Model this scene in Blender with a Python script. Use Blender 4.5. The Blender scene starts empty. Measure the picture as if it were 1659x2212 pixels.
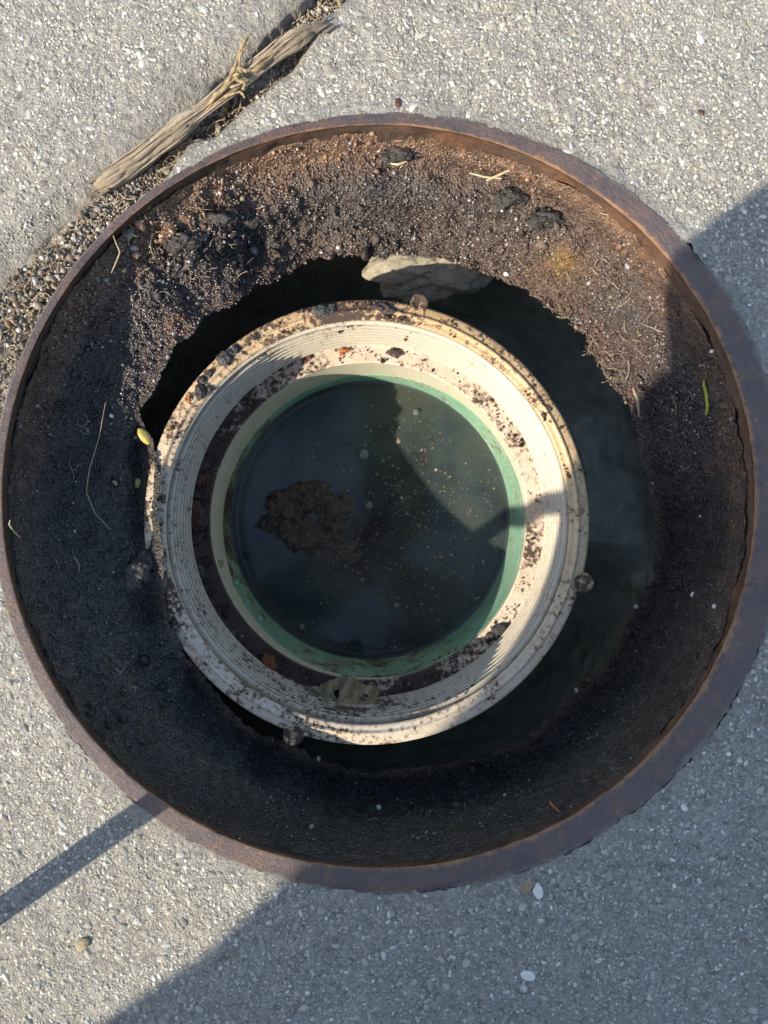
import bpy, math
import numpy as np

# ------------------------------------------------------------------ scene, camera, sky, sun
sc = bpy.context.scene
S = 0.000178                 # metres per layout unit (the rim is about 0.30 m across)
FOC = 1598.0                 # camera height above the pavement in layout units
AZ = math.radians(35.0)      # the light travels to the right and away
COT = 1.45                   # shadow length per height
EL = math.atan(1.0 / COT)

cam_d = bpy.data.cameras.new("camera")
cam = bpy.data.objects.new("camera", cam_d)
sc.collection.objects.link(cam)
cam.location = (0, 0, FOC * S)
cam.rotation_euler = (0, 0, 0)
cam_d.sensor_fit = 'VERTICAL'
cam_d.sensor_height = 36.0
cam_d.lens = 26.0
cam_d.clip_start = 0.01
cam_d.clip_end = 500.0
cam_d.dof.use_dof = True
cam_d.dof.focus_distance = (FOC + 150) * S
cam_d.dof.aperture_fstop = 9.0
sc.camera = cam

world = bpy.data.worlds.new("World")
sc.world = world
world.use_nodes = True
wn = world.node_tree
for n in list(wn.nodes):
    wn.nodes.remove(n)
wo = wn.nodes.new('ShaderNodeOutputWorld')
wb = wn.nodes.new('ShaderNodeBackground')
ws = wn.nodes.new('ShaderNodeTexSky')
ws.sky_type = 'NISHITA'
ws.sun_disc = False
ws.sun_elevation = EL
# direction towards the sun is (-cos AZ, -sin AZ); sky rotation is measured clockwise from +Y
ws.sun_rotation = math.atan2(-math.cos(AZ), -math.sin(AZ))
wb.inputs['Strength'].default_value = 0.15
wn.links.new(ws.outputs[0], wb.inputs['Color'])
wn.links.new(wb.outputs[0], wo.inputs['Surface'])

sun_d = bpy.data.lights.new("sun", 'SUN')
sun_d.energy = 4.3
sun_d.angle = math.radians(0.53)
sun_d.color = (1.0, 0.90, 0.74)
sun = bpy.data.objects.new("sun", sun_d)
sc.collection.objects.link(sun)
from mathutils import Vector
sd = Vector((math.cos(AZ) * math.cos(EL), math.sin(AZ) * math.cos(EL), -math.sin(EL)))
sun.rotation_euler = sd.to_track_quat('-Z', 'Y').to_euler()
sun.location = (-2, -1.5, 2)

sc.view_settings.view_transform = 'Standard'
sc.view_settings.look = 'None'
sc.view_settings.exposure = 0.9
sc.view_settings.gamma = 1.0
sc.view_settings.use_curve_mapping = False
sc.cycles.use_denoising = True
sc.cycles.max_bounces = 8

# ------------------------------------------------------------------ helpers
RNG = np.random.default_rng(11)
COL = sc.collection


def U(x, y, d):
    """layout column x, row y at depth d below the pavement -> world metres (the layout is drawn at depth 0
    around the origin; deeper points are moved out to their true place)"""
    x = np.asarray(x, float); y = np.asarray(y, float); d = np.asarray(d, float)
    k = (FOC + d) / FOC
    return np.stack(np.broadcast_arrays((x - 830) * k * S, -(y - 1106) * k * S, -d * S), -1)


def _hash(ix, iy, iz, seed):
    h = (ix.astype(np.int64) * 374761393 + iy.astype(np.int64) * 668265263 + iz.astype(np.int64) * 2147483647
         + seed * 1274126177) & 0xFFFFFFFF
    h = ((h ^ (h >> 13)) * 1274126177) & 0xFFFFFFFF
    h = ((h ^ (h >> 16)) * 2246822519) & 0xFFFFFFFF
    h = h ^ (h >> 15)
    return (h & 0xFFFFFF) / float(0xFFFFFF)


def vnoise(p, scale, seed=0):
    """value noise in -1..1, p (N,3) in metres, scale = feature size in metres"""
    q = np.asarray(p) / scale + 1000.0
    i = np.floor(q).astype(np.int64)
    f = q - i
    f = f * f * (3 - 2 * f)
    r = 0
    for dx in (0, 1):
        wx = f[..., 0] if dx else 1 - f[..., 0]
        for dy in (0, 1):
            wy = f[..., 1] if dy else 1 - f[..., 1]
            for dz in (0, 1):
                wz = f[..., 2] if dz else 1 - f[..., 2]
                r = r + wx * wy * wz * _hash(i[..., 0] + dx, i[..., 1] + dy, i[..., 2] + dz, seed)
    return r * 2 - 1


def fbm(p, scale, seed=0, octaves=4, gain=0.5):
    a, r, t = 1.0, 0, 0
    for o in range(octaves):
        r = r + a * vnoise(p, scale / 2 ** o, seed + 17 * o)
        t += a
        a *= gain
    return r / t


def make(name, v, f, mat, parent=None, smooth=True, col=None, attrs=None, kind=None, label=None, cat=None, group=None):
    v = np.asarray(v, np.float32); f = np.asarray(f, np.int32)
    me = bpy.data.meshes.new(name)
    me.vertices.add(len(v)); me.vertices.foreach_set('co', v.ravel())
    n = f.shape[1]
    me.loops.add(f.size); me.loops.foreach_set('vertex_index', f.ravel())
    me.polygons.add(len(f))
    me.polygons.foreach_set('loop_start', np.arange(0, f.size, n, dtype=np.int32))
    me.polygons.foreach_set('loop_total', np.full(len(f), n, np.int32))
    if smooth:
        me.polygons.foreach_set('use_smooth', np.ones(len(f), bool))
    if col is not None:
        a = me.color_attributes.new('col', 'FLOAT_COLOR', 'POINT')
        c = np.ones((len(v), 4), np.float32); c[:, :3] = col
        a.data.foreach_set('color', c.ravel())
    for k, val in (attrs or {}).items():
        a = me.attributes.new(k, 'FLOAT_VECTOR', 'POINT')
        a.data.foreach_set('vector', np.asarray(val, np.float32).ravel())
    me.update(calc_edges=True)
    me.validate()
    me.materials.append(mat)
    return link(name, me, parent, kind, label, cat, group)


def link(name, me, parent=None, kind=None, label=None, cat=None, group=None):
    o = bpy.data.objects.new(name, me)
    COL.objects.link(o)
    if parent is not None:
        o.parent = parent
    if kind: o['kind'] = kind
    if label: o['label'] = label
    if cat: o['category'] = cat
    if group: o['group'] = group
    return o


def empty(name, loc, label, cat, group=None):
    o = link(name, None, None, None, label, cat, group)
    o.location = loc
    o.empty_display_size = 0.01
    bpy.context.view_layer.update()
    return o


def adopt(o, parent):
    """parent o under an empty without moving it"""
    o.parent = parent
    o.matrix_parent_inverse = parent.matrix_world.inverted()
    return o


def gridf(nu, nv, wrap_u=True):
    """quads for a grid stored as [u][v]"""
    u = np.arange(nu if wrap_u else nu - 1)
    a, b = np.meshgrid(u, np.arange(nv - 1), indexing='ij')
    a2 = (a + 1) % nu
    return np.stack([a * nv + b, a2 * nv + b, a2 * nv + b + 1, a * nv + b + 1], -1).reshape(-1, 4)


def tube(pts, rad, seg=8, rough=0.0, seed=0, cap=True):
    pts = np.asarray(pts, float); n = len(pts)
    rad = np.broadcast_to(np.asarray(rad, float), (n,))
    t = np.gradient(pts, axis=0)
    t /= np.linalg.norm(t, axis=1)[:, None] + 1e-12
    up = np.array([0.13, 0.21, 0.97]); up = np.broadcast_to(up, t.shape)
    b = np.cross(t, up); b /= np.linalg.norm(b, axis=1)[:, None] + 1e-9
    c = np.cross(b, t)
    a = np.linspace(0, 2 * math.pi, seg, endpoint=False)
    ring = (b[:, None, :] * np.cos(a)[None, :, None] + c[:, None, :] * np.sin(a)[None, :, None])
    r = rad[:, None] * np.ones(seg)
    if rough:
        q = pts[:, None, :] + ring * rad[:, None, None]
        r = r * (1 + rough * fbm(q, rad.mean() * 1.2, seed, 3))
    v = (pts[:, None, :] + ring * r[:, :, None]).reshape(-1, 3)
    i, j = np.meshgrid(np.arange(n - 1), np.arange(seg), indexing='ij')
    j2 = (j + 1) % seg
    f = np.stack([i * seg + j, i * seg + j2, (i + 1) * seg + j2, (i + 1) * seg + j], -1).reshape(-1, 4)
    if cap:
        v = np.vstack([v, pts[0], pts[-1]])
        jj = np.arange(seg); k = (jj + 1) % seg
        f = np.vstack([f, np.stack([np.full(seg, n * seg), k, jj, np.full(seg, n * seg)], -1),
                       np.stack([np.full(seg, n * seg + 1), (n - 1) * seg + jj, (n - 1) * seg + k, np.full(seg, n * seg + 1)], -1)])
    return v, f


def tri(f):
    """quads (possibly with a repeated last corner) to triangles"""
    f = np.asarray(f)
    a = np.vstack([f[:, [0, 1, 2]], f[:, [0, 2, 3]]])
    return a[(a[:, 0] != a[:, 1]) & (a[:, 1] != a[:, 2]) & (a[:, 0] != a[:, 2])]


def icos(sub):
    t = (1 + 5 ** .5) / 2
    v = [(-1, t, 0), (1, t, 0), (-1, -t, 0), (1, -t, 0), (0, -1, t), (0, 1, t), (0, -1, -t), (0, 1, -t), (t, 0, -1), (t, 0, 1), (-t, 0, -1), (-t, 0, 1)]
    f = [(0, 11, 5), (0, 5, 1), (0, 1, 7), (0, 7, 10), (0, 10, 11), (1, 5, 9), (5, 11, 4), (11, 10, 2), (10, 7, 6), (7, 1, 8),
         (3, 9, 4), (3, 4, 2), (3, 2, 6), (3, 6, 8), (3, 8, 9), (4, 9, 5), (2, 4, 11), (6, 2, 10), (8, 6, 7), (9, 8, 1)]
    v = [np.array(p) / np.linalg.norm(p) for p in v]
    for _ in range(sub):
        cache, nf = {}, []
        def mid(a, b):
            k = (min(a, b), max(a, b))
            if k not in cache:
                m = v[a] + v[b]; v.append(m / np.linalg.norm(m)); cache[k] = len(v) - 1
            return cache[k]
        for a, b, c in f:
            ab, bc, ca = mid(a, b), mid(b, c), mid(c, a)
            nf += [(a, ab, ca), (b, bc, ab), (c, ca, bc), (ab, bc, ca)]
        f = nf
    return np.array(v), np.array(f)


ICO = [icos(i) for i in range(6)]


def lump(c, r, seed=0, sub=3, amp=0.35, sc_=0.9, rotz=0.0):
    """an irregular lump: centre c, radii r (metres)"""
    v, f = ICO[sub]
    r = np.asarray(r, float) * np.ones(3)
    n = 1 + amp * fbm(v + seed * 3.7, sc_, seed, 4, 0.6)
    q = v * n[:, None] * r
    ca, sa = math.cos(rotz), math.sin(rotz)
    q = np.stack([q[:, 0] * ca - q[:, 1] * sa, q[:, 0] * sa + q[:, 1] * ca, q[:, 2]], -1)
    return q + np.asarray(c), f


def rotmats(n, rng):
    q = rng.normal(size=(n, 4)); q /= np.linalg.norm(q, axis=1)[:, None]
    w, x, y, z = q.T
    return np.stack([np.stack([1 - 2 * (y * y + z * z), 2 * (x * y - z * w), 2 * (x * z + y * w)], -1),
                     np.stack([2 * (x * y + z * w), 1 - 2 * (x * x + z * z), 2 * (y * z - x * w)], -1),
                     np.stack([2 * (x * z - y * w), 2 * (y * z + x * w), 1 - 2 * (x * x + y * y)], -1)], 1)


def grains(pos, size, rng, sub=0, flat=None, jag=0.3):
    """many small angular grains in one mesh; returns verts, tris, grain index per vertex"""
    v0, f0 = ICO[sub]
    n = len(pos)
    R = rotmats(n, rng)
    s = np.asarray(size)[:, None] * (1 + rng.uniform(-.35, .35, (n, 3)))
    vv = v0[None] * (1 + rng.uniform(-jag, jag, (n, len(v0), 1)))
    vv = vv * s[:, None, :]
    vv = np.einsum('nij,nkj->nki', R, vv)
    if flat is not None:
        vv[:, :, 2] *= flat
    vv = vv + pos[:, None, :]
    f = (f0[None] + (np.arange(n) * len(v0))[:, None, None]).reshape(-1, 3)
    return vv.reshape(-1, 3), f, np.repeat(np.arange(n), len(v0))


# ------------------------------------------------------------------ materials
class NT:
    def __init__(self, name):
        self.m = bpy.data.materials.new(name)
        self.m.use_nodes = True
        self.t = self.m.node_tree
        self.b = self.t.nodes['Principled BSDF']
        self.tc = self.t.nodes.new('ShaderNodeTexCoord')

    def n(self, kind, **kw):
        x = self.t.nodes.new(kind)
        for k, v in kw.items():
            if k in x.inputs.keys() if hasattr(x.inputs, 'keys') else False:
                x.inputs[k].default_value = v
            else:
                setattr(x, k, v)
        return x

    def l(self, a, b):
        self.t.links.new(a, b)

    def noise(self, scale, detail=6, rough=0.6, vec=None, dist=0.0):
        x = self.n('ShaderNodeTexNoise')
        x.inputs['Scale'].default_value = scale
        x.inputs['Detail'].default_value = detail
        x.inputs['Roughness'].default_value = rough
        x.inputs['Distortion'].default_value = dist
        self.l(vec if vec is not None else self.tc.outputs['Object'], x.inputs['Vector'])
        return x.outputs['Fac']

    def voro(self, scale, feature='F1', vec=None, out='Distance'):
        x = self.n('ShaderNodeTexVoronoi')
        x.feature = feature
        x.inputs['Scale'].default_value = scale
        self.l(vec if vec is not None else self.tc.outputs['Object'], x.inputs['Vector'])
        return x.outputs[out]

    def ramp(self, fac, stops, interp='LINEAR'):
        x = self.n('ShaderNodeValToRGB')
        x.color_ramp.interpolation = interp
        e = x.color_ramp.elements
        while len(e) < len(stops):
            e.new(0.5)
        for el, (p, c) in zip(e, stops):
            el.position = p
            if not hasattr(c, '__len__'):
                c = (c, c, c)
            el.color = (*c, 1)
        self.l(fac, x.inputs['Fac'])
        return x.outputs['Color']

    def mix(self, fac, a, b, mode='MIX'):
        x = self.n('ShaderNodeMix')
        x.data_type = 'RGBA'
        x.blend_type = mode
        for val, key in ((fac, 0), (a, 6), (b, 7)):
            if hasattr(val, 'is_output'):
                self.l(val, x.inputs[key])
            elif key == 0:
                x.inputs[0].default_value = val
            else:
                if not hasattr(val, '__len__'):
                    val = (val, val, val)
                x.inputs[key].default_value = (*val, 1)
        return x.outputs[2]

    def math(self, op, a, b=0.0):
        x = self.n('ShaderNodeMath')
        x.operation = op
        for i, val in enumerate((a, b)):
            if hasattr(val, 'is_output'):
                self.l(val, x.inputs[i])
            else:
                x.inputs[i].default_value = val
        return x.outputs[0]

    def attr(self, name, out='Color'):
        x = self.n('ShaderNodeAttribute')
        x.attribute_name = name
        return x.outputs[out]

    def bump(self, h, dist, strength=1.0, prev=None):
        x = self.n('ShaderNodeBump')
        x.inputs['Distance'].default_value = dist
        x.inputs['Strength'].default_value = strength
        self.l(h, x.inputs['Height'])
        if prev is not None:
            self.l(prev, x.inputs['Normal'])
        return x.outputs['Normal']

    def out(self, color=None, rough=None, normal=None, spec=None, **kw):
        for key, val in (('Base Color', color), ('Roughness', rough), ('Normal', normal), ('Specular IOR Level', spec)):
            if val is None:
                continue
            if hasattr(val, 'is_output'):
                self.l(val, self.b.inputs[key])
            elif hasattr(val, '__len__'):
                self.b.inputs[key].default_value = (*val, 1)
            else:
                self.b.inputs[key].default_value = val
        for k, v in kw.items():
            self.b.inputs[k].default_value = v
        return self.m


def m_concrete():
    t = NT('concrete')
    big = t.noise(14, 5, .6)
    mid = t.noise(160, 5, .65)
    fine = t.noise(900, 4, .7)
    c = t.ramp(big, [(.3, (.28, .262, .225)), (.7, (.40, .375, .325))])
    c = t.mix(t.ramp(mid, [(.35, 0), (.7, .75)]), c, (.47, .455, .41))
    c = t.mix(t.ramp(fine, [(.38, .6), (.55, 0)]), c, (.10, .095, .085))
    st = t.noise(7, 4, .6)
    c = t.mix(t.ramp(st, [(.42, 0), (.68, .6)]), c, (.24, .205, .155))
    c = t.mix(t.ramp(t.noise(30, 5, .7), [(.55, 0), (.75, .55)]), c, (.52, .50, .45))
    pit = t.voro(420)
    c = t.mix(t.ramp(pit, [(.0, .0), (.6, .0), (.95, .55)]), c, (.09, .085, .075))
    nrm = t.bump(fine, .0011, 1.0)
    nrm = t.bump(mid, .0024, 1.0, nrm)
    return t.out(c, .8, nrm, .4)


def m_attr(name, rough=.8, nscale=900, var=.5, bump=.0004, spec=.3, random=False, ramp=None):
    t = NT(name)
    if random:
        oi = t.n('ShaderNodeObjectInfo')
        c = t.ramp(oi.outputs['Random'], ramp, 'CONSTANT')
    else:
        c = t.attr('col')
    n = t.noise(nscale, 5, .65)
    c = t.mix(1.0, c, t.ramp(n, [(.25, 1 - var), (.75, 1 + var)]), 'MULTIPLY')
    return t.out(c, rough, t.bump(n, bump, 1.0), spec)


def m_rim():
    t = NT('rusted_iron_rim')
    pol = t.attr('pol', 'Vector')
    mp = t.n('ShaderNodeMapping'); mp.inputs['Scale'].default_value = (26, 1.6, 1)
    t.l(pol, mp.inputs['Vector'])
    streak = t.noise(1.0, 6, .7, mp.outputs[0])
    n = t.noise(55, 6, .65)
    f = t.noise(900, 4, .7)
    c = t.ramp(n, [(.30, (.055, .036, .041)), (.5, (.095, .06, .06)), (.68, (.155, .092, .07))])
    c = t.mix(t.ramp(streak, [(.47, 0), (.70, .6)]), c, (.17, .125, .13))
    c = t.mix(t.ramp(t.noise(120, 6, .8), [(.52, 0), (.64, .8)]), c, (.20, .095, .05))
    c = t.mix(t.ramp(t.noise(38, 5, .75), [(.55, 0), (.68, .6)]), c, (.04, .03, .034))
    c = t.mix(t.ramp(f, [(.55, 0), (.68, .8)]), c, (.03, .022, .024))
    c = t.mix(t.ramp(t.noise(240, 3, .8), [(.66, 0), (.72, .7)]), c, (.27, .25, .22))
    # orange rust along the inner edge, grey cement smear on the outer edge
    sx = t.n('ShaderNodeSeparateXYZ'); t.l(pol, sx.inputs[0])
    e = t.math('ADD', sx.outputs[0], t.math('ADD', t.math('MULTIPLY', t.math('SUBTRACT', n, .5), .45), t.math('MULTIPLY', t.math('SUBTRACT', t.noise(260, 4, .7), .5), .5)))
    c = t.mix(t.ramp(e, [(.84, 0), (.97, .85)]), c, (.36, .19, .09))
    c = t.mix(t.ramp(e, [(.04, .85), (.20, 0)]), c, (.20, .175, .145))
    nrm = t.bump(streak, .0009, .9)
    nrm = t.bump(f, .0008, 1.0, nrm)
    nrm = t.bump(n, .0012, .8, nrm)
    return t.out(c, t.ramp(n, [(.3, .38), (.7, .58)]), nrm, .75)


def m_rustwall():
    t = NT('orange_rust')
    n = t.noise(95, 8, .78); b = t.noise(25, 5, .65); f = t.noise(600, 5, .7)
    c = t.ramp(n, [(.3, (.04, .026, .02)), (.43, (.11, .058, .036)), (.57, (.21, .10, .05)), (.72, (.36, .18, .08))])
    c = t.mix(t.ramp(b, [(.42, 0), (.65, .6)]), c, (.16, .12, .105))
    sx = t.n('ShaderNodeSeparateXYZ'); t.l(t.attr('dirt', 'Vector'), sx.inputs[0])
    c = t.mix(t.math('MULTIPLY', sx.outputs[0], .93), c, (.022, .018, .015))
    nrm = t.bump(f, .001, 1.0); nrm = t.bump(n, .003, 1.0, nrm)
    return t.out(c, .72, nrm, .35)


def m_crust():
    t = NT('wet_grit_crust')
    c = t.attr('col')
    f = t.noise(1100, 4, .7); m = t.noise(250, 5, .7)
    v = t.voro(900)
    c = t.mix(1.0, c, t.ramp(m, [(.25, .45), (.75, 1.7)]), 'MULTIPLY')
    c = t.mix(t.ramp(f, [(.62, 0), (.8, .4)]), c, (.16, .14, .12))
    nrm = t.bump(v, .0011, 1.0); nrm = t.bump(f, .0006, 1.0, nrm)
    return t.out(c, t.ramp(m, [(.3, .16), (.7, .45)]), nrm, .85)


def m_mud(name, lo, hi, rough=.5, scale=60):
    t = NT(name)
    m = t.noise(scale, 7, .72); f = t.noise(500, 4, .7)
    c = t.ramp(m, [(.3, lo), (.7, hi)])
    nrm = t.bump(f, .0006, .7); nrm = t.bump(m, .003, .6, nrm)
    return t.out(c, rough, nrm, .4)


def m_pvc(name, base, tint, dirt_amt, mud=None):
    """cream plastic with brown stain and dark specks; 'dirt' attribute x = extra mud"""
    t = NT(name)
    a = t.noise(45, 5, .65); b = t.noise(420, 5, .75); s = t.noise(1300, 3, .6)
    d = t.attr('dirt', 'Vector')
    sx = t.n('ShaderNodeSeparateXYZ'); t.l(d, sx.inputs[0])
    c = t.ramp(a, [(.35, base), (.7, tint)])
    if mud:
        c = t.mix(t.math('MULTIPLY', sx.outputs[2], t.ramp(a, [(.3, 1.0), (.7, .75)])), c, mud)
    # specks: fine noise gated by the larger one
    g = t.math('ADD', t.math('MULTIPLY', b, .62), t.math('ADD', t.math('MULTIPLY', a, .3), t.math('MULTIPLY', sx.outputs[0], dirt_amt)))
    c = t.mix(t.ramp(g, [(.50, 0), (.62, .55)]), c, (.30, .17, .08))
    c = t.mix(t.ramp(g, [(.575, 0), (.63, .95)]), c, (.045, .028, .022))
    c = t.mix(t.ramp(s, [(.64, 0), (.70, .75)]), c, (.07, .045, .03))
    # grime tint in the grooves, doubling as painted shading between the thread ridges
    gv = t.math('MULTIPLY', sx.outputs[1], t.ramp(t.noise(90, 4, .6), [(.3, .6), (.65, 1.0)]))
    c = t.mix(gv, c, (.12, .085, .055))
    nrm = t.bump(g, .0006, .7)
    return t.out(c, t.ramp(g, [(.5, .42), (.62, .75)]), nrm, .4)


def m_plain(name, lo, hi, scale=300, rough=.6, bump=.0004, spec=.4, aniso=None, **kw):
    t = NT(name)
    vec = None
    if aniso:
        mp = t.n('ShaderNodeMapping'); mp.inputs['Scale'].default_value = aniso
        t.l(t.attr('pol', 'Vector'), mp.inputs['Vector']); vec = mp.outputs[0]; scale = 1.0
    n = t.noise(scale, 6, .68, vec)
    c = t.ramp(n, [(.3, lo), (.7, hi)])
    return t.out(c, rough, t.bump(n, bump, 1.0), spec, **kw)


def m_water():
    t = NT('murky_water')
    a = t.noise(22, 4, .55, dist=.4); b = t.noise(700, 3, .6)
    c = t.ramp(a, [(.3, (.016, .021, .024)), (.55, (.052, .066, .060)), (.75, (.072, .070, .052))])
    c = t.mix(t.ramp(b, [(.66, 0), (.75, .5)]), c, (.09, .075, .05))
    w = t.noise(40, 2, .5)
    return t.out(c, .10, t.bump(w, .0006, .3), .5, IOR=1.42, Alpha=.86)


M = dict(
    concrete=m_concrete(),
    agg=m_attr('aggregate', .88, 1200, .3, .0003, .2),
    rim=m_rim(), rust=m_rustwall(), crust=m_crust(),
    grit=m_attr('wet_grit', .24, 1500, .4, .0002, 1.0),
    soil=m_attr('dry_soil', .9, 800, .5, .0006, .2),
    pit=m_mud('pit_mud', (.12, .13, .10), (.29, .305, .24), .55),
    chunk=m_mud('old_cement', (.25, .22, .16), (.42, .38, .285), .95, 300),
    collar=m_pvc('stained_pvc_collar', (.46, .31, .15), (.58, .43, .25), .8, (.54, .48, .38)),
    thread=m_pvc('pvc_thread', (.50, .45, .345), (.57, .51, .40), .45),
    shoulder=m_pvc('pvc_shoulder', (.60, .50, .38), (.68, .58, .45), .75),
    bore=m_pvc('pvc_bore', (.50, .47, .34), (.58, .55, .42), .15),
    green=m_pvc('green_pipe', (.14, .30, .205), (.26, .43, .31), .65),
    water=m_water(),
    wood=m_plain('weathered_wood', (.06, .036, .02), (.70, .57, .41), rough=.85, bump=.0015, spec=.15, aniso=(8, .8, 1)),
    stemtan=m_plain('dry_stem_tan', (.20, .13, .06), (.50, .38, .21), 700, .75, .0008),
    straw=m_plain('straw', (.40, .30, .15), (.62, .52, .32), 500, .7),
    root=m_plain('dry_root', (.25, .18, .11), (.45, .36, .24), 400, .85),
    seed=m_plain('yellow_seed', (.34, .26, .06), (.55, .45, .14), 350, .45),
    lichen=m_plain('yellow_lichen', (.28, .27, .03), (.48, .46, .08), 600, .8, .001),
    needle=m_plain('red_needle', (.22, .06, .03), (.36, .11, .05), 300, .5),
    flake=m_plain('rust_flake', (.035, .017, .012), (.14, .052, .026), 260, .6, .001),
    orange=m_plain('orange_flake', (.14, .04, .016), (.36, .12, .04), 400, .7, .001),
    clump=m_attr('dirt_clump', .45, 900, .6, .0007, .5),
    film=m_plain('torn_film', (.12, .10, .055), (.30, .25, .15), 160, .35, .001),
    stone=m_plain('tan_stone', (.20, .16, .09), (.36, .29, .18), 300, .6),
    white=m_plain('white_stone', (.60, .58, .53), (.80, .78, .74), 500, .6),
    scum=m_plain('floating_scum', (.012, .008, .005), (.09, .055, .03), 420, .12, .0012, .5),
    bubble=m_plain('bubble_film', (.07, .08, .065), (.13, .14, .12), 400, .05, .0001, .6),
    steel=m_plain('dark_steel', (.05, .05, .05), (.12, .11, .10), 200, .5),
    cloth=m_plain('navy_cloth', (.03, .035, .05), (.06, .07, .09), 300, .9),
)

# ------------------------------------------------------------------ outlines shared by several things
TH = lambda n: np.linspace(0, 2 * math.pi, n, endpoint=False)


def rim_outer(th):          # layout coordinates
    return 845 + 865 * np.cos(th), 1088 - 848 * np.sin(th)


def rim_inner(th):
    return 818 + 812 * np.cos(th), 1072 - 802 * np.sin(th)


# joint between the slabs: p = distance along, s = distance across (positive towards the ring)
JD = np.array([655.0, -612.0]); JD /= np.linalg.norm(JD)
JN = np.array([-JD[1], JD[0]])


def joint(px, py):
    qx, qy = px - 0.0, py - 612.0
    return qx * JD[0] + qy * JD[1], qx * JN[0] + qy * JN[1]


def joint_width(p):
    w = 74 + 10 * np.sin(p / 90.0) + 6 * np.sin(p / 31.0 + 1)
    return w + np.clip((330 - p) / 330, 0, 1.5) * 110 * np.clip((p + 620) / 300, 0, 1)


# ------------------------------------------------------------------ pavement: one sheet with the round hole, cut at the joint
def build_pavement():
    nu = 1150
    th = TH(nu)
    fac = np.concatenate([1 + np.arange(0, 190) * 0.0056, 2.07 * 1.0065 ** np.arange(0, 88), 2.07 * 1.0065 ** 88 * 1.16 ** np.arange(1, 36)])
    ox, oy = rim_outer(th)
    X = 845 + (ox - 845)[:, None] * fac[None]
    Y = 1088 + (oy - 1088)[:, None] * fac[None]
    edge = fbm(np.stack([np.cos(th), np.sin(th), 0 * th], -1), .03, 5, 4, .7) * 9 - 8
    wgt = np.clip(1 - (fac - 1) / .02, 0, 1)
    X = X + (np.cos(th) * edge)[:, None] * wgt
    Y = Y - (np.sin(th) * edge)[:, None] * wgt
    P = U(X, Y, 0 * X)
    flat = P.reshape(-1, 3)
    near = (fac < 3.7)[None].repeat(nu, 0).ravel()
    h = np.zeros(len(flat))
    q = flat[near]
    h[near] = .00035 * fbm(q, .003, 3, 3) + .0012 * fbm(q, .03, 8, 3)
    p, s = joint(X.ravel(), Y.ravel())
    w = joint_width(p)
    s2 = s + 6 * vnoise(flat, .006, 33) + 9 * vnoise(flat, .02, 34)
    rnd = np.clip((s2 + 85) / 85, 0, 1)                      # rounded edge of the far slab
    zb = -26 * rnd ** 2.2
    za = -16 * np.clip((w + 22 - s2) / 22, 0, 1) ** 2
    z = np.where(s2 < 0, zb, np.where(s2 > w, za, -95.0))
    z = z + 9 * (s2 < 0)
    inv = np.clip(fac - 1, 0, .03)[None].repeat(nu, 0).ravel() / .03
    fade = np.clip((3.6 - fac) / .25, 0, 1)[None].repeat(nu, 0).ravel()
    h = h + z * S * fade
    h = h * np.clip(inv * 1.2 + .25, 0, 1) + (1 - inv) * .0012 * (fbm(flat, .006, 12, 3) * .6 + .35)
    flat[:, 2] += h
    f = gridf(nu, len(fac))
    sc_ = s[f].mean(1)
    wc = w[f].mean(1)
    fa = f[sc_ >= wc * .5]
    fb = f[sc_ < wc * .5]

    def sub(ff):
        u, inv_ = np.unique(ff, return_inverse=True)
        return flat[u], inv_.reshape(ff.shape)
    va, fa = sub(fa); vb, fb = sub(fb)
    a = make('concrete_pavement', va, fa[:, ::-1], M['concrete'], kind='structure',
             label='grey exposed-grit concrete slab around the iron ring')
    b = make('concrete_pavement', vb, fb[:, ::-1], M['concrete'], kind='structure',
             label='grey concrete slab with rounded edge beyond the joint, upper left')
    return a, b


slab_a, slab_b = build_pavement()


def ground_mask(px, py):
    e = ((px - 845) / 865) ** 2 + ((py - 1088) / 848) ** 2
    p, s = joint(px, py)
    return e > 1.0 + .012 * vnoise(np.stack([px, py, 0 * px], -1), 22, 88) - .004, s, joint_width(p)


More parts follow.
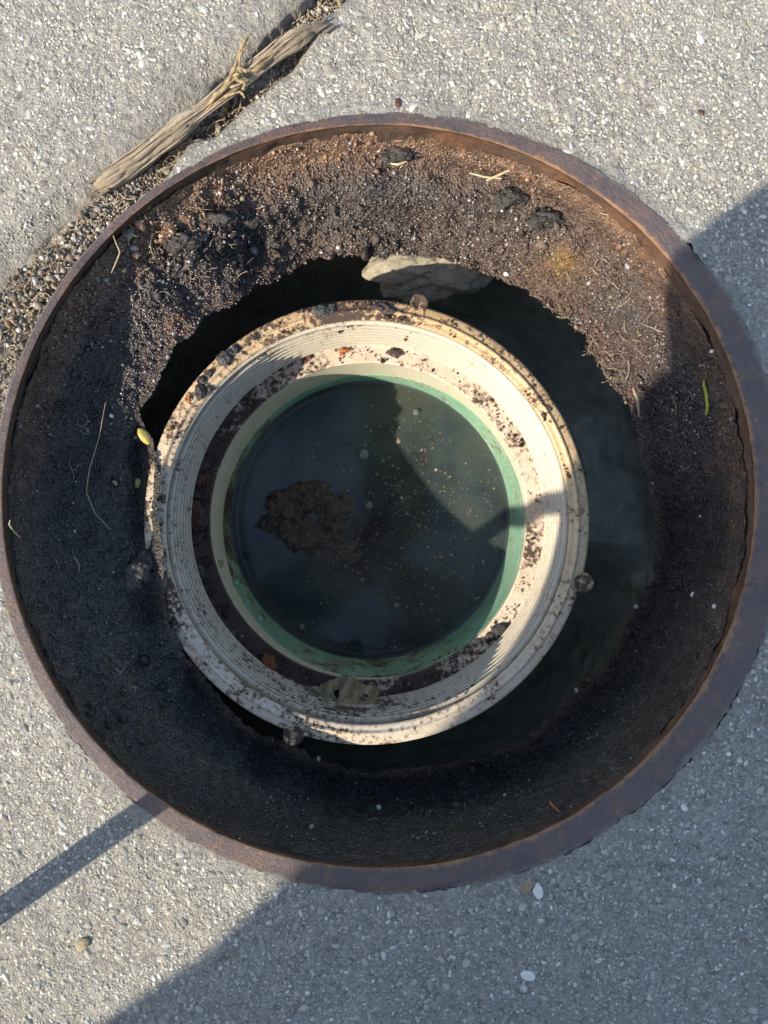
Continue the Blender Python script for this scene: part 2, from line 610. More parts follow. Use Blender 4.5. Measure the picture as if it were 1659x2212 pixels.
def build_aggregate():
    rng = np.random.default_rng(3)
    sp = 6.4
    gx = np.arange(-330, 2000, sp); gy = np.arange(-330, 2560, sp)
    gx, gy = np.meshgrid(gx, gy)
    gx = gx.ravel() + rng.uniform(-.55, .55, gx.size) * sp
    gy = gy.ravel() + rng.uniform(-.55, .55, gy.size) * sp
    ok, s, w = ground_mask(gx, gy)
    inside = (gx > -40) & (gx < 1700) & (gy > -40) & (gy < 2250)
    keep = ok & ((s < -10) | (s > w + 16)) & (rng.random(gx.size) < np.where(inside, .85, .15))
    gx, gy, s, w = gx[keep], gy[keep], s[keep], w[keep]
    n = len(gx)
    r = np.clip(rng.lognormal(math.log(2.65), .50, n), 1.3, 10.5)
    # keep the grains of the rounded edge small
    r = np.where((s < 0) & (s > -90), r * .6, r)
    zz = np.where(s < 0, 9 - 26 * np.clip((s + 85) / 85, 0, 1) ** 2.2, -16 * np.clip((w + 22 - s) / 22, 0, 1) ** 2)
    el = rng.uniform(.7, 1.45, n); rot = rng.uniform(0, math.pi, n)
    cols = np.array([(.36, .335, .28), (.46, .435, .37), (.60, .57, .50), (.27, .255, .22), (.44, .40, .32), (.76, .74, .68), (.37, .37, .36), (.30, .25, .20)])
    pick = rng.choice(len(cols), n, p=[.28, .29, .13, .13, .07, .04, .05, .01])
    col = (cols[pick] * .8 + np.array([.37, .345, .295]) * .2) * rng.uniform(.85, 1.12, (n, 1))
    order = np.argsort(-r * ((gx > 0) & (gx < 1659) & (gy > 0) & (gy < 2212)))
    big = np.zeros(n, bool); big[order[:290]] = True
    # --- joined rest
    seg = 6
    a = np.linspace(0, 2 * math.pi, seg, endpoint=False)
    prof = [(1.0, -.1), (.68, .34)]

    def domes(idx):
        m = len(idx)
        rr = r[idx]; e = el[idx]
        jit = rng.uniform(.75, 1.25, (m, 2, seg))
        V = np.zeros((m, 2 * seg + 1, 3))
        for k, (pr, pz) in enumerate(prof):
            lx = rr[:, None] * pr * np.cos(a)[None] * jit[:, k] * e[:, None]
            ly = rr[:, None] * pr * np.sin(a)[None] * jit[:, k] / e[:, None]
            c, si = np.cos(rot[idx])[:, None], np.sin(rot[idx])[:, None]
            V[:, k * seg:(k + 1) * seg, 0] = lx * c - ly * si
            V[:, k * seg:(k + 1) * seg, 1] = lx * si + ly * c
            V[:, k * seg:(k + 1) * seg, 2] = rr[:, None] * pz * rng.uniform(.7, 1.2, (m, seg))
        V[:, -1, 2] = rr * .47
        F = []
        for k in range(1):
            for j in range(seg):
                j2 = (j + 1) % seg
                F.append((k * seg + j, k * seg + j2, (k + 1) * seg + j2)); F.append((k * seg + j, (k + 1) * seg + j2, (k + 1) * seg + j))
        for j in range(seg):
            F.append((seg + j, seg + (j + 1) % seg, 2 * seg))
        return V, np.array(F)
    for slab, sel in ((slab_a, (s > 0) & ~big), (slab_b, (s <= 0) & ~big)):
        idx = np.where(sel)[0]
        V, F = domes(idx)
        base = U(gx[idx], gy[idx], -zz[idx] + rng.uniform(.2, 1.1, len(idx)) * r[idx] * .33)
        base[:, 2] += .00035 * fbm(base, .003, 3, 3) + .0012 * fbm(base, .03, 8, 3)
        V = V * S + base[:, None, :]
        ff = (F[None] + (np.arange(len(idx)) * V.shape[1])[:, None, None]).reshape(-1, 3)
        make('aggregate', V.reshape(-1, 3), ff, M['agg'], slab, True, np.repeat(col[idx], V.shape[1], 0), kind='stuff')
    # --- the largest as pebbles of their own
    mats = {}
    for k in range(len(cols)):
        mats[k] = m_plain('pebble_stone', tuple(cols[k] * .8), tuple(np.minimum(cols[k] * 1.12, .86)), 700, .75, .0004, .35)
    shapes = {}
    idx = np.where(big)[0]
    for i in idx:
        key = (int(pick[i]), int(rng.integers(3)))
        if key not in shapes:
            v, f = lump((0, 0, 0), (1, 1, .72), 50 + key[0] * 5 + key[1], 1, .45, 1.3)
            o = make('pebble', v, f, mats[key[0]])
            shapes[key] = o.data
            bpy.data.objects.remove(o)
        o = link('pebble', shapes[key], slab_a if s[i] > 0 else slab_b)
        b = U(gx[i], gy[i], -zz[i] + r[i] * .28)
        b[2] += float((.00035 * fbm(b[None], .003, 3, 3) + .0012 * fbm(b[None], .03, 8, 3))[0])
        o.location = b
        o.rotation_euler = (0, 0, rot[i])
        o.scale = (r[i] * S * el[i], r[i] * S / el[i], r[i] * S * .8)


build_aggregate()

# ------------------------------------------------------------------ iron ring
def build_ring():
    root = empty('iron_ring', U(845, 1088, 0), 'rusty cast-iron ring set flush in the concrete around the hole', 'iron ring')
    nu = 900
    th = TH(nu)
    ox, oy = rim_outer(th); ix, iy = rim_inner(th)
    prof = [(-.012, 60), (-.006, 4), (.01, -1), (.06, -3), (.2, -3.5), (.4, -3.2), (.6, -3), (.8, -2.6), (.92, -2), (.97, 0), (1.0, 7), (1.04, 24)]
    nv = len(prof)
    V = np.zeros((nu, nv, 3)); PO = np.zeros((nu, nv, 3))
    for j, (t, d) in enumerate(prof):
        jag = 0
        if j < 4:
            jag = .05 + .16 * fbm(np.stack([np.cos(th), np.sin(th), 0 * th + j * .002], -1), .035, 21, 5, .75)
        if j > 8:
            jag = .035 * fbm(np.stack([np.cos(th), np.sin(th), 0 * th + j * .01], -1), .03, 22, 5, .7)
        tt = t + jag
        V[:, j] = U(ox + (ix - ox) * tt, oy + (iy - oy) * tt, d)
        V[:, j, 2] += .00022 * fbm(V[:, j], .012, 4, 4, .7)
        PO[:, j] = np.stack([0 * th + t, np.minimum(th, 2 * math.pi - th) * 6, 0 * th], -1)
    f = gridf(nu, nv)
    adopt(make('rim', V.reshape(-1, 3), f, M['rim'], attrs={'pol': PO.reshape(-1, 3)}), root)
    # the wall below the rim
    ds = np.array([7, 13, 25, 40, 58, 76, 95, 120, 150, 190, 240])
    n2 = len(ds)
    W = np.zeros((nu, n2, 3))
    for j, d in enumerate(ds):
        rr = 1.003 + .006 * min(1, j / 4)
        x = 818 + 812 * rr * np.cos(th); y = 1072 - 802 * rr * np.sin(th)
        W[:, j] = np.stack([(x - 830) * S, -(y - 1106) * S, 0 * x - d * S], -1)
        jj = min(1.0, j / 3)
        q = W[:, j]
        amp = (.0013 * fbm(q, .012, 41, 4) + .0010 * fbm(q, .004, 42, 4, .7)) * jj
        W[:, j, 0] -= np.cos(th) * amp; W[:, j, 1] -= np.sin(th) * amp
    mud = np.clip(.5 + .5 * np.cos(th - math.radians(200)) * 1.3 + .25 * vnoise(np.stack([np.cos(th), np.sin(th), 0 * th], -1), .2, 44), 0, 1)  # darkens the wall colour towards the left side
    darkv = np.repeat(mud, n2) * np.tile(np.clip(np.arange(n2) / 2.5, .25, 1), nu)
    adopt(make('collar', W.reshape(-1, 3), gridf(nu, n2), M['rust'], attrs={'dirt': np.stack([darkv, darkv * 0, darkv * 0], -1)}), root)
    return root


ring = build_ring()

# ------------------------------------------------------------------ crust of grit inside the ring
EDGE = np.array([(640, 580, 315), (700, 557, 335), (760, 552, 325), (830, 556, 325), (900, 547, 325), (960, 560, 325), (1030, 580, 325),
                 (1100, 607, 325), (1150, 640, 325), (1200, 672, 325), (1260, 722, 325), (1300, 790, 325), (1330, 840, 325),
                 (1360, 872, 325), (1385, 940, 345), (1392, 1000, 345), (1415, 1080, 370), (1420, 1180, 425), (1395, 1260, 425),
                 (1350, 1340, 425), (1310, 1430, 425), (1250, 1490, 425), (1190, 1540, 425), (1130, 1600, 425), (1050, 1630, 425),
                 (1000, 1637, 425), (900, 1660, 425), (820, 1668, 425), (740, 1660, 425), (680, 1638, 360), (600, 1600, 360),
                 (560, 1585, 290), (500, 1545, 290), (460, 1500, 290), (430, 1450, 250), (385, 1400, 200), (362, 1330, 186),
                 (354, 1250, 180), (348, 1150, 178), (344, 1050, 180), (338, 985, 188), (305, 890, 172), (322, 860, 172),
                 (345, 800, 176), (372, 745, 182), (410, 720, 192), (440, 682, 206), (510, 655, 235), (545, 628, 262), (600, 602, 300)], float)
CX, CY = 850.0, 1100.0
_ea = np.arctan2(-(EDGE[:, 1] - CY), EDGE[:, 0] - CX) % (2 * math.pi)
_er = np.hypot(EDGE[:, 0] - CX, EDGE[:, 1] - CY)
_o = np.argsort(_ea)


def edge_at(th):
    r = np.interp(th % (2 * math.pi), _ea[_o], _er[_o], period=2 * math.pi)
    d = np.interp(th % (2 * math.pi), _ea[_o], EDGE[_o, 2], period=2 * math.pi)
    return r, d


def start_at(th):
    """where the crust meets the collar, as layout radius about (CX, CY), at depth d0"""
    d0 = 46 + 12 * np.sin(th) - 4 * np.clip(-np.cos(th), 0, 1) + 12 * vnoise(np.stack([np.cos(th), np.sin(th), 0 * th], -1), .12, 61) + 16 * fbm(np.stack([np.cos(th), np.sin(th), 0 * th], -1), .06, 62, 5, .7)
    R = 813.0
    k = FOC / (FOC + d0)
    cx = 830 + (818 - 830) * k; cy = 1106 + (1072 - 1106) * k
    Rk = R * k
    dx, dy = np.cos(th), -np.sin(th)
    ex, ey = CX - cx, CY - cy
    b = dx * ex + dy * ey
    return -b + np.sqrt(b * b - (ex * ex + ey * ey) + Rk * Rk), d0


def crust_point(th, t):
    """layout x, y and depth of the crust surface before grain"""
    r0, d0 = start_at(th); r1, d1 = edge_at(th)
    q = np.stack([np.cos(th), np.sin(th), 0 * th], -1)
    r1 = r1 + (12 * fbm(q, .07, 71, 5, .75) + 14 * np.maximum(0, fbm(q, .16, 72, 3)))  * np.clip(t * 2 - 1, 0, 1)
    rr = r0 + (r1 - r0) * t
    t_ = t
    t = np.clip(t, 0, 1) ** .8
    g = t + .10 * np.sin(math.pi * t) * np.clip(np.cos(th) + .6, 0, 1) - .16 * np.clip(np.sin(th), 0, 1) * np.exp(-((t - .55) / .16) ** 2)
    wl = np.exp(-((th % (2 * math.pi) - 2.85) / .42) ** 2)
    g = g * (1 - wl) + (1 - np.clip(1 - t, 0, 2) ** 3.2) * wl
    t = t_
    d = d0 + (d1 - d0) * g
    x = CX + rr * np.cos(th); y = CY - rr * np.sin(th)
    # hollow beside the fitting on the left
    d = d + 62 * np.exp(-((x - 303) / 26) ** 2 - ((y - 1040) / 150) ** 2)
    d = d + 45 * np.exp(-((x - 315) / 30) ** 2 - ((y - 1320) / 60) ** 2)
    # bench where clods lie, upper left, with holes
    d = d - 8 * np.exp(-((x - 400) / 130) ** 2 - ((y - 500) / 50) ** 2)
    d = d + 40 * np.exp(-((x - 545) / 28) ** 2 - ((y - 520) / 45) ** 2)
    d = d + 30 * np.exp(-((x - 470) / 40) ** 2 - ((y - 545) / 25) ** 2)
    # never outside the iron wall
    k = (FOC + d) / FOC
    wx = (x - 830) * k + 12; wy = (y - 1106) * k + 34
    lim = np.minimum(1.0, (813 + 8 * np.exp(-((t + .02) / .06) ** 2)) / np.maximum(np.hypot(wx, wy * 1.0125), 1))
    x = 830 + (wx * lim - 12) / k; y = 1106 + (wy * lim - 34) / k
    return x, y, d


def crust_color(x, y):
    p = np.stack([x, y, 0 * x], -1)
    c = np.tile(np.array([.0085, .0078, .0075]), (len(x), 1))
    n = np.clip(.5 + .9 * fbm(p, 120, 81, 3), 0, 1)[:, None]
    c = c * (1 - n) + np.array([.029, .025, .0225]) * n
    ang = np.arctan2(-(y - CY), x - CX) % (2 * math.pi)
    rr = np.hypot(x - CX, y - CY)
    er, _ = edge_at(ang)

    def blend(c, w, col):
        w = np.clip(w, 0, 1)[:, None]
        return c * (1 - w) + np.array(col) * w
    near = np.exp(-((rr - er) / 70) ** 2)
    nz = .5 + .8 * fbm(p, 45, 83, 3)
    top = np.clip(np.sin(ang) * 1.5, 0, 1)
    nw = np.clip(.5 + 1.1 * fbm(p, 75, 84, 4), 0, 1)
    c = blend(c, top * np.clip(np.sin(ang - .35) * .55 + .45, 0, 1) * nw * .85, (.088, .066, .054))  # rust brown, with sunlit brightness painted into the upper arc
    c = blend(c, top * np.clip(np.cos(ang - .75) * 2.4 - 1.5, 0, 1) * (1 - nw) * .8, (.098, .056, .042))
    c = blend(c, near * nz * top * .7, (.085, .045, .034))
    c = blend(c, np.exp(-((x - 1190) / 120) ** 2 - ((y - 590) / 90) ** 2) * (.35 + nz * .4), (.12, .072, .038))
    c = blend(c, np.exp(-((x - 1222) / 34) ** 2 - ((y - 560) / 28) ** 2) * .75, (.22, .12, .03))
    c = blend(c, np.exp(-((x - 375) / 22) ** 2 - ((y - 690) / 24) ** 2) * .8, (.16, .08, .035))
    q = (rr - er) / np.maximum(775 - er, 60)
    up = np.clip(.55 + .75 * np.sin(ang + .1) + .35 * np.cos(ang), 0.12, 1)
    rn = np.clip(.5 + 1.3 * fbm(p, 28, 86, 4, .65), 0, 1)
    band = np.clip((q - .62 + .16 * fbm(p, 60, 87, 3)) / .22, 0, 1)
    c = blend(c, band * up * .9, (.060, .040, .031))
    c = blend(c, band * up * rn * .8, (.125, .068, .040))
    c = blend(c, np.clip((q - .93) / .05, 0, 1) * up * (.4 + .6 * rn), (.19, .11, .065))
    bott = np.clip(-np.sin(ang) * 1.4, 0, 1)
    c = blend(c, bott * np.exp(-((rr - 690) / 45) ** 2) * .7, (.085, .066, .042))
    c = blend(c, bott * np.exp(-((rr - er) / 16) ** 2) * (.4 + .6 * nw), (.14, .098, .062))
    c = blend(c, np.clip(np.cos(ang), 0, 1) * np.exp(-((rr - er) / 18) ** 2) * .8, (.13, .09, .06))
    return c


def build_crust():
    nu, nt, nb = 1650, 150, 16
    th = TH(nu)
    t = np.concatenate([np.linspace(-.02, 1, nt)])
    T, TT = np.meshgrid(th, t, indexing='ij')
    x, y, d = crust_point(T.ravel(), TT.ravel())
    p = U(x, y, d)
    tt = TT.ravel()
    rough = 1 + 1.1 * np.exp(-((x - 420) / 190) ** 2 - ((y - 520) / 70) ** 2)
    big = fbm(p, .016, 91, 3) * 13
    mid = (fbm(p, .0055, 92, 4, .6) * 7.5 + np.maximum(0, fbm(p, .010, 97, 3)) * 12) * rough
    # grains: rounded bumps from folded noise
    gr = (1 - np.abs(vnoise(p, .0014, 93))) * 2.6 + (1 - np.abs(vnoise(p, .0008, 94))) * 2.0
    lip = 10 * np.exp(-((1 - tt) / .05) ** 2)
    dd = d - (big + mid + gr * rough + lip)
    rad = (mid * .8 + gr * .8 + vnoise(p, .0022, 95) * 3) * np.clip(tt * 1.3, 0, 1)
    ang = T.ravel()
    x2 = x - np.cos(ang) * rad; y2 = y + np.sin(ang) * rad
    P = U(x2, y2, dd).reshape(nu, nt, 3)
    col = crust_color(x, y).reshape(nu, nt, 3)
    # underside: curl below and away
    last_x = x2.reshape(nu, nt)[:, -1]; last_y = y2.reshape(nu, nt)[:, -1]; last_d = dd.reshape(nu, nt)[:, -1]
    B = []
    for j in range(nb):
        u = (j + 1) / nb
        n = fbm(np.stack([np.cos(th), np.sin(th), 0 * th + u * .4], -1), .05, 96, 4)
        off = 8 * math.sin(u * 1.4) * -1 + 130 * u ** 1.7 + 16 * n * u
        B.append(U(last_x + np.cos(th) * off, last_y - np.sin(th) * off, last_d + 26 * u ** .6 + 75 * u * u + 12 * n * u))
    B = np.stack(B, 1)
    V = np.concatenate([P, B], 1)
    C = np.concatenate([col, np.repeat(col[:, -1:], nb, 1) * .8], 1)
    make('grit_crust', V.reshape(-1, 3), gridf(nu, nt + nb), M['crust'], col=C.reshape(-1, 3), kind='stuff',
         label='dark wet crust of grit and rust lining the inside of the ring')
    return P, x.reshape(nu, nt), y.reshape(nu, nt)


CR, CRX, CRY = build_crust()


def on_crust(px, py):
    """the world point of the crust surface seen at layout x, y"""
    i = np.argmin((CRX - px) ** 2 + (CRY - py) ** 2)
    return CR.reshape(-1, 3)[i].copy()


def build_grit():
    rng = np.random.default_rng(5)
    nu, nt = CRX.shape
    n = 30000
    iu = rng.integers(0, nu, n); it = rng.integers(4, nt, n)
    pos = CR[iu, it] + rng.normal(0, .0003, (n, 3))
    x, y = CRX[iu, it], CRY[iu, it]
    size = np.clip(rng.lognormal(math.log(.0003), .5, n), .00016, .0014)
    size = size * np.where(fbm(pos, .012, 98, 3) > .05, 1.25, .75) * np.where(y < 950, 1.0, .7)
    shelf = np.exp(-((x - 420) / 150) ** 2 - ((y - 520) / 60) ** 2) > rng.uniform(.2, 1, n)
    size = np.where(shelf, size * 1.9, size)
    v, f, gi = grains(pos, size, rng, 0)
    col = crust_color(x, y) * rng.uniform(.5, 2.4, (n, 1))
    pale = rng.random(n) < np.where(y < 950, .22, .07)  # more pale grains on the far half, sunlit brightness put into the colour
    col[pale] = np.array([.17, .155, .145]) * rng.uniform(.4, 1.8, (pale.sum(), 1))
    make('loose_grit', v, f, M['grit'], smooth=False, col=col[gi], kind='stuff', label='fine dark wet grit stuck all over the crust')
    # coarser crumbs and clods in drifts
    m = 1500
    iu = rng.integers(0, nu, m); it = rng.integers(2, nt, m)
    pos = CR[iu, it]
    keep = fbm(pos, .014, 99, 3) > rng.uniform(-.15, .35, m) + .25 * (CRY[iu, it] > 950)
    pos = pos[keep]; m = len(pos)
    v, f, gi = grains(pos, np.clip(rng.lognormal(math.log(.0009), .45, m), .0005, .0026), rng, 1, jag=.35)
    col = crust_color(CRX[iu, it][keep], CRY[iu, it][keep]) * rng.uniform(.6, 1.9, (m, 1))
    make('loose_crumbs', v, f, M['clump'], smooth=False, col=col[gi], kind='stuff', label='larger dark crumbs and clods clinging to the crust')
    # pale little stones one can pick out
    spots = [(525, 428), (405, 548), (730, 530), (905, 470), (1085, 450), (1095, 590), (690, 600), (455, 620), (585, 490),
             (187, 930), (236, 897), (690, 1637), (595, 1632), (1515, 1115), (1497, 1283), (1350, 1525), (1545, 1310), (1228, 1478),
             (1010, 1690), (1537, 758), (1460, 1370), (940, 1800), (500, 1845), (330, 1100), (300, 1250), (1330, 1300), (1520, 1190),
             (265, 1020), (430, 1680), (1090, 1720), (1240, 1620), (820, 1745)]
    hours = ['three', 'two', 'one', 'twelve', 'eleven', 'ten', 'nine', 'eight', 'seven', 'six', 'five', 'four']
    seen = set()
    for k, (x, y) in enumerate(spots):
        hr = hours[int(round(math.atan2(1088 - y, x - 845) / (math.pi / 6))) % 12]
        er, _ = edge_at(np.array(math.atan2(CY - y, x - CX)))
        q = (math.hypot(x - CX, y - CY) - er) / (780 - er)
        where = 'by the jagged edge' if q < .3 else 'halfway up the slope' if q < .65 else 'high up near the rim'
        if (hr, where) in seen:
            continue
        seen.add((hr, where))
        p = on_crust(x, y)
        s = rng.uniform(.0006, .0014) * (1.7 if k in (11, 12, 19) else 1)
        vv, ff = lump((0, 0, 0), (s, s * rng.uniform(.6, .9), s * .7), 200 + k, 1, .5, 1.2, rng.uniform(0, 3))
        o = make('grit_stone', vv, ff, M['white'] if k % 3 else M['stone'], smooth=False, label='%s stone in the crust at %s o\'clock, %s' % ('tiny pale' if k % 3 else 'small tan', hr, where), cat='stone', group='pale stones in the crust')
        o.location = p + np.array([0, 0, s * .3])


build_grit()

# ------------------------------------------------------------------ the pit below, with the old cement
def angd(th, deg):
    return (th - math.radians(deg) + math.pi) % (2 * math.pi) - math.pi


def build_pit():
    nu = 420
    th = TH(nu)
    prof = [(850, 300), (840, 360), (815, 420), (770, 470), (760, 560), (745, 660), (725, 760), (690, 850), (640, 880), (560, 895), (480, 905), (250, 910), (2, 912)]
    # resample
    pr = np.array(prof, float)
    q = np.linspace(0, len(pr) - 1, 90)
    R = np.interp(q, np.arange(len(pr)), pr[:, 0]); D = np.interp(q, np.arange(len(pr)), pr[:, 1])
    V = np.zeros((nu, len(q), 3))
    V[:, :, 0] = (np.cos(th)[:, None] * R) * S
    V[:, :, 1] = (np.sin(th)[:, None] * R + 5) * S
    V[:, :, 2] = -D * S
    bench = np.clip(1.25 * np.exp(-(angd(th, 8) / .6) ** 2), 0, 1)[:, None]
    V[:, :, 2] = V[:, :, 2] * (1 - bench) + np.maximum(V[:, :, 2], -np.where(R > 560, 490 - .15 * (800 - R), 900) * S) * bench
    p = V.reshape(-1, 3)
    n = fbm(p, .03, 101, 4) * .006 + fbm(p, .006, 102, 3) * .0016
    c = p.copy(); c[:, 2] = 0; c /= np.linalg.norm(c, axis=1)[:, None] + 1e-9
    p = p - c * np.abs(n)[:, None] * .8
    p[:, 2] += n * .8
    make('pit_soil', p, gridf(nu, len(q)), M['pit'], kind='structure', label='dark damp earth of the pit under the crust')
    # old cement mass on the far side
    o = lump(U(940, 558, 452), np.array([.031, .0170, .0160]), 7, 5, .5, .8, .1)
    o[0][:] += fbm(o[0], .010, 77, 5, .7)[:, None] * np.array([.0012, .0012, .0026])
    make('cement_mass', o[0], o[1], M['chunk'], label='lump of pale rough cement down behind the white fitting', cat='cement')



build_pit()

# ------------------------------------------------------------------ white threaded fitting
FX, FY = -42.0, -25.0        # axis of the fitting, layout units at true scale


def fit(r, th, d):
    return np.stack(np.broadcast_arrays((FX + r * np.cos(th)) * S, (FY + r * np.sin(th)) * S, -d * S), -1)


def lathe(name, prof, mat, root, dirtf, nu=420, warp=None):
    th = TH(nu)
    pr = np.array(prof, float)
    V = np.zeros((nu, len(pr), 3))
    for j, (r, d) in enumerate(pr):
        dd = d + (warp(th, r, d) if warp else 0)
        V[:, j] = fit(r, th, dd)
    v = V.reshape(-1, 3)
    dirt = np.clip(dirtf(v, np.repeat(th, len(pr))), -.6, 1)
    clean = np.clip(.5 - .75 * np.sin(np.repeat(th, len(pr)) + .5), 0, 1)
    o = make(name, v, gridf(nu, len(pr)), mat, attrs={'dirt': np.stack([dirt, dirt * 0, clean], -1)})
    adopt(o, root)
    return o


def angd(th, deg):
    return (th - math.radians(deg) + math.pi) % (2 * math.pi) - math.pi


def build_fitting():
    root = empty('pipe_fitting', fit(0, 0, 700), 'cream plastic threaded cleanout fitting standing in the pit', 'pipe fitting')
    d0 = 190
    n1 = lambda v, s, sd: fbm(v, s, sd, 4, .6)
    # collar: outer body, flat top with a raised inner bead
    stain = 1
    prof = [(512, 900), (514, 330), (515, 262), (522, 255), (537, 252), (540, 246), (540.5, 198), (538, 192), (533, 190),
            (520, 189.5), (516, 189), (514, 185.5), (511, 185), (508, 185.5), (506, 189.5), (500, 190.5), (495, 190.8), (492, 192), (490, 195)]
    lathe('collar', prof, M['collar'], root,
          lambda v, th: .15 * n1(v, .012, 111) + .085 + .10 * np.exp(-(angd(th, 95) / .7) ** 2) + .10 * np.exp(-(angd(th, 190) / .5) ** 2) + .04 * np.exp(-(angd(th, 250) / .6) ** 2))
    # thread: twelve turns, a real spiral ridge
    turns, dt, db = 8, 196, 398
    pitch = (db - dt) / turns
    nz = turns * 12
    th = TH(480)
    z = np.linspace(dt, db, nz)
    Z, T = np.meshgrid(z, th)
    ph = ((Z - dt) / pitch + T / (2 * math.pi)) % 1.0
    ridge = np.clip(1.25 - np.abs(ph - .5) * 4.2, 0, 1)
    env = np.clip((Z - dt) / 10, 0, 1) * np.clip((db - Z) / 8, 0, 1)
    R = 490 - (Z - dt) / (db - dt) * 8 - 11 * ridge * env
    V = fit(R, T, Z).reshape(-1, 3)
    dirt = .09 + .16 * fbm(V, .010, 113, 4) + .05 * np.exp(-(angd(T.ravel(), 200) / .8) ** 2) + .20 * np.exp(-(angd(T.ravel(), 262) / .55) ** 2) - .10 * np.exp(-(angd(T.ravel(), 40) / .9) ** 2)
    adopt(make('thread', V, gridf(480, nz), M['thread'], attrs={'dirt': np.stack([dirt, (1 - ridge).ravel(), dirt * 0], -1)}), root)  # second dirt value: groove tint, partly painted ridge shading
    # shoulder
    prof = [(483, 396), (480, 399.5), (474, 400.5)] + [(r, 401 + (474 - r) * .02) for r in range(470, 432, -4)] + [(431, 401.5), (429.5, 404), (429, 408)]
    lathe('shoulder', prof, M['shoulder'], root,
          lambda v, th: .11 + .24 * n1(v, .010, 115) + .34 * np.exp(-(angd(th, 185) / .62) ** 2) + .26 * np.exp(-(angd(th, 245) / .6) ** 2) + .12 * np.exp(-(angd(th, 135) / .35) ** 2) + .12 * np.exp(-(angd(th, 290) / .3) ** 2))
    # bore
    prof = [(429, 408)] + [(429 - (d - 408) * .012, d) for d in range(414, 640, 9)]
    lathe('bore', prof, M['bore'], root, lambda v, th: .1 + .3 * n1(v, .012, 116))
    # green pipe glued inside, its end not quite level
    def warp(th, r, d):
        w = max(0.0, 1 - (d - 500) / 150)
        return -(90 * np.cos(th - math.radians(-50)) + 3 * np.sin(th * 9)) * w
    prof = [(428.6, 510), (428.3, 500), (427, 497.5), (426, 499), (425.5, 503)] + [(425.2 - .008 * (d - 480), d) for d in range(510, 900, 10)]
    lathe('inner_pipe', prof, M['green'], root,
          lambda v, th: .06 + .26 * n1(v, .008, 117) + .30 * np.exp(-(angd(th, 170) / .45) ** 2) + .10 * np.exp(-(angd(th, 275) / .5) ** 2), warp=warp)
    # stop tabs on the inner pipe, lower left
    for a in (205, 214, 222):
        th0 = math.radians(a)
        bx = []
        for dth, rr, dd in ((-.02, 418, 512), (.02, 418, 512), (.02, 427, 508), (-.02, 427, 508), (-.02, 421, 600), (.02, 421, 600), (.02, 427, 600), (-.02, 427, 600)):
            bx.append(fit(rr, th0 + dth, dd))
        f = [(0, 1, 2, 3), (4, 7, 6, 5), (0, 4, 5, 1), (1, 5, 6, 2), (2, 6, 7, 3), (3, 7, 4, 0)]
        adopt(make('rib', np.array(bx), f, M['green'], smooth=False, attrs={'dirt': np.zeros((8, 3))}), root)
    # round bosses on the edge
    for a, dz, rb in ((76.5, 0, 22), (-15.5, 2, 25), (251, 6, 26)):
        c = (FX + 545 * math.cos(math.radians(a)), FY + 545 * math.sin(math.radians(a)))
        t2 = TH(40)
        prof = [(rb, 290), (rb, 196 + dz), (rb - 1, 191.5 + dz), (rb - 3, 190 + dz), (rb - 6, 190.5 + dz), (rb - 8, 192.5 + dz), (5, 193 + dz), (.01, 193 + dz)]
        V = np.stack([np.stack([(c[0] + r * np.cos(t2)) * S, (c[1] + r * np.sin(t2)) * S, 0 * t2 - (d - 7) * S], -1) for r, d in prof], 1).reshape(-1, 3)
        dr = .22 + .25 * fbm(V, .004, 118, 3)
        adopt(make('boss', V, gridf(40, len(prof)), M['collar'], attrs={'dirt': np.stack([dr, dr * 0, dr * 0], -1)}), root)
    return root


build_fitting()

# ------------------------------------------------------------------ water in the pipe
DW = 655


def build_water():
    nr, nu = 60, 180
    th = TH(nu)
    r = np.concatenate([[.5], np.linspace(8, 424.5, nr - 1)])
    V = np.zeros((nu, nr, 3))
    for j, rr in enumerate(r):
        men = 5 * math.exp(-(424.5 - rr) / 8.0)
        V[:, j] = fit(rr, th, DW - men)
    make('water', V.reshape(-1, 3), gridf(nu, nr), M['water'], kind='structure', label='dark murky water standing in the pipe')


build_water()


def on_water(x, y, up=0.0):
    return U(x, y, DW) + np.array([0, 0, up])


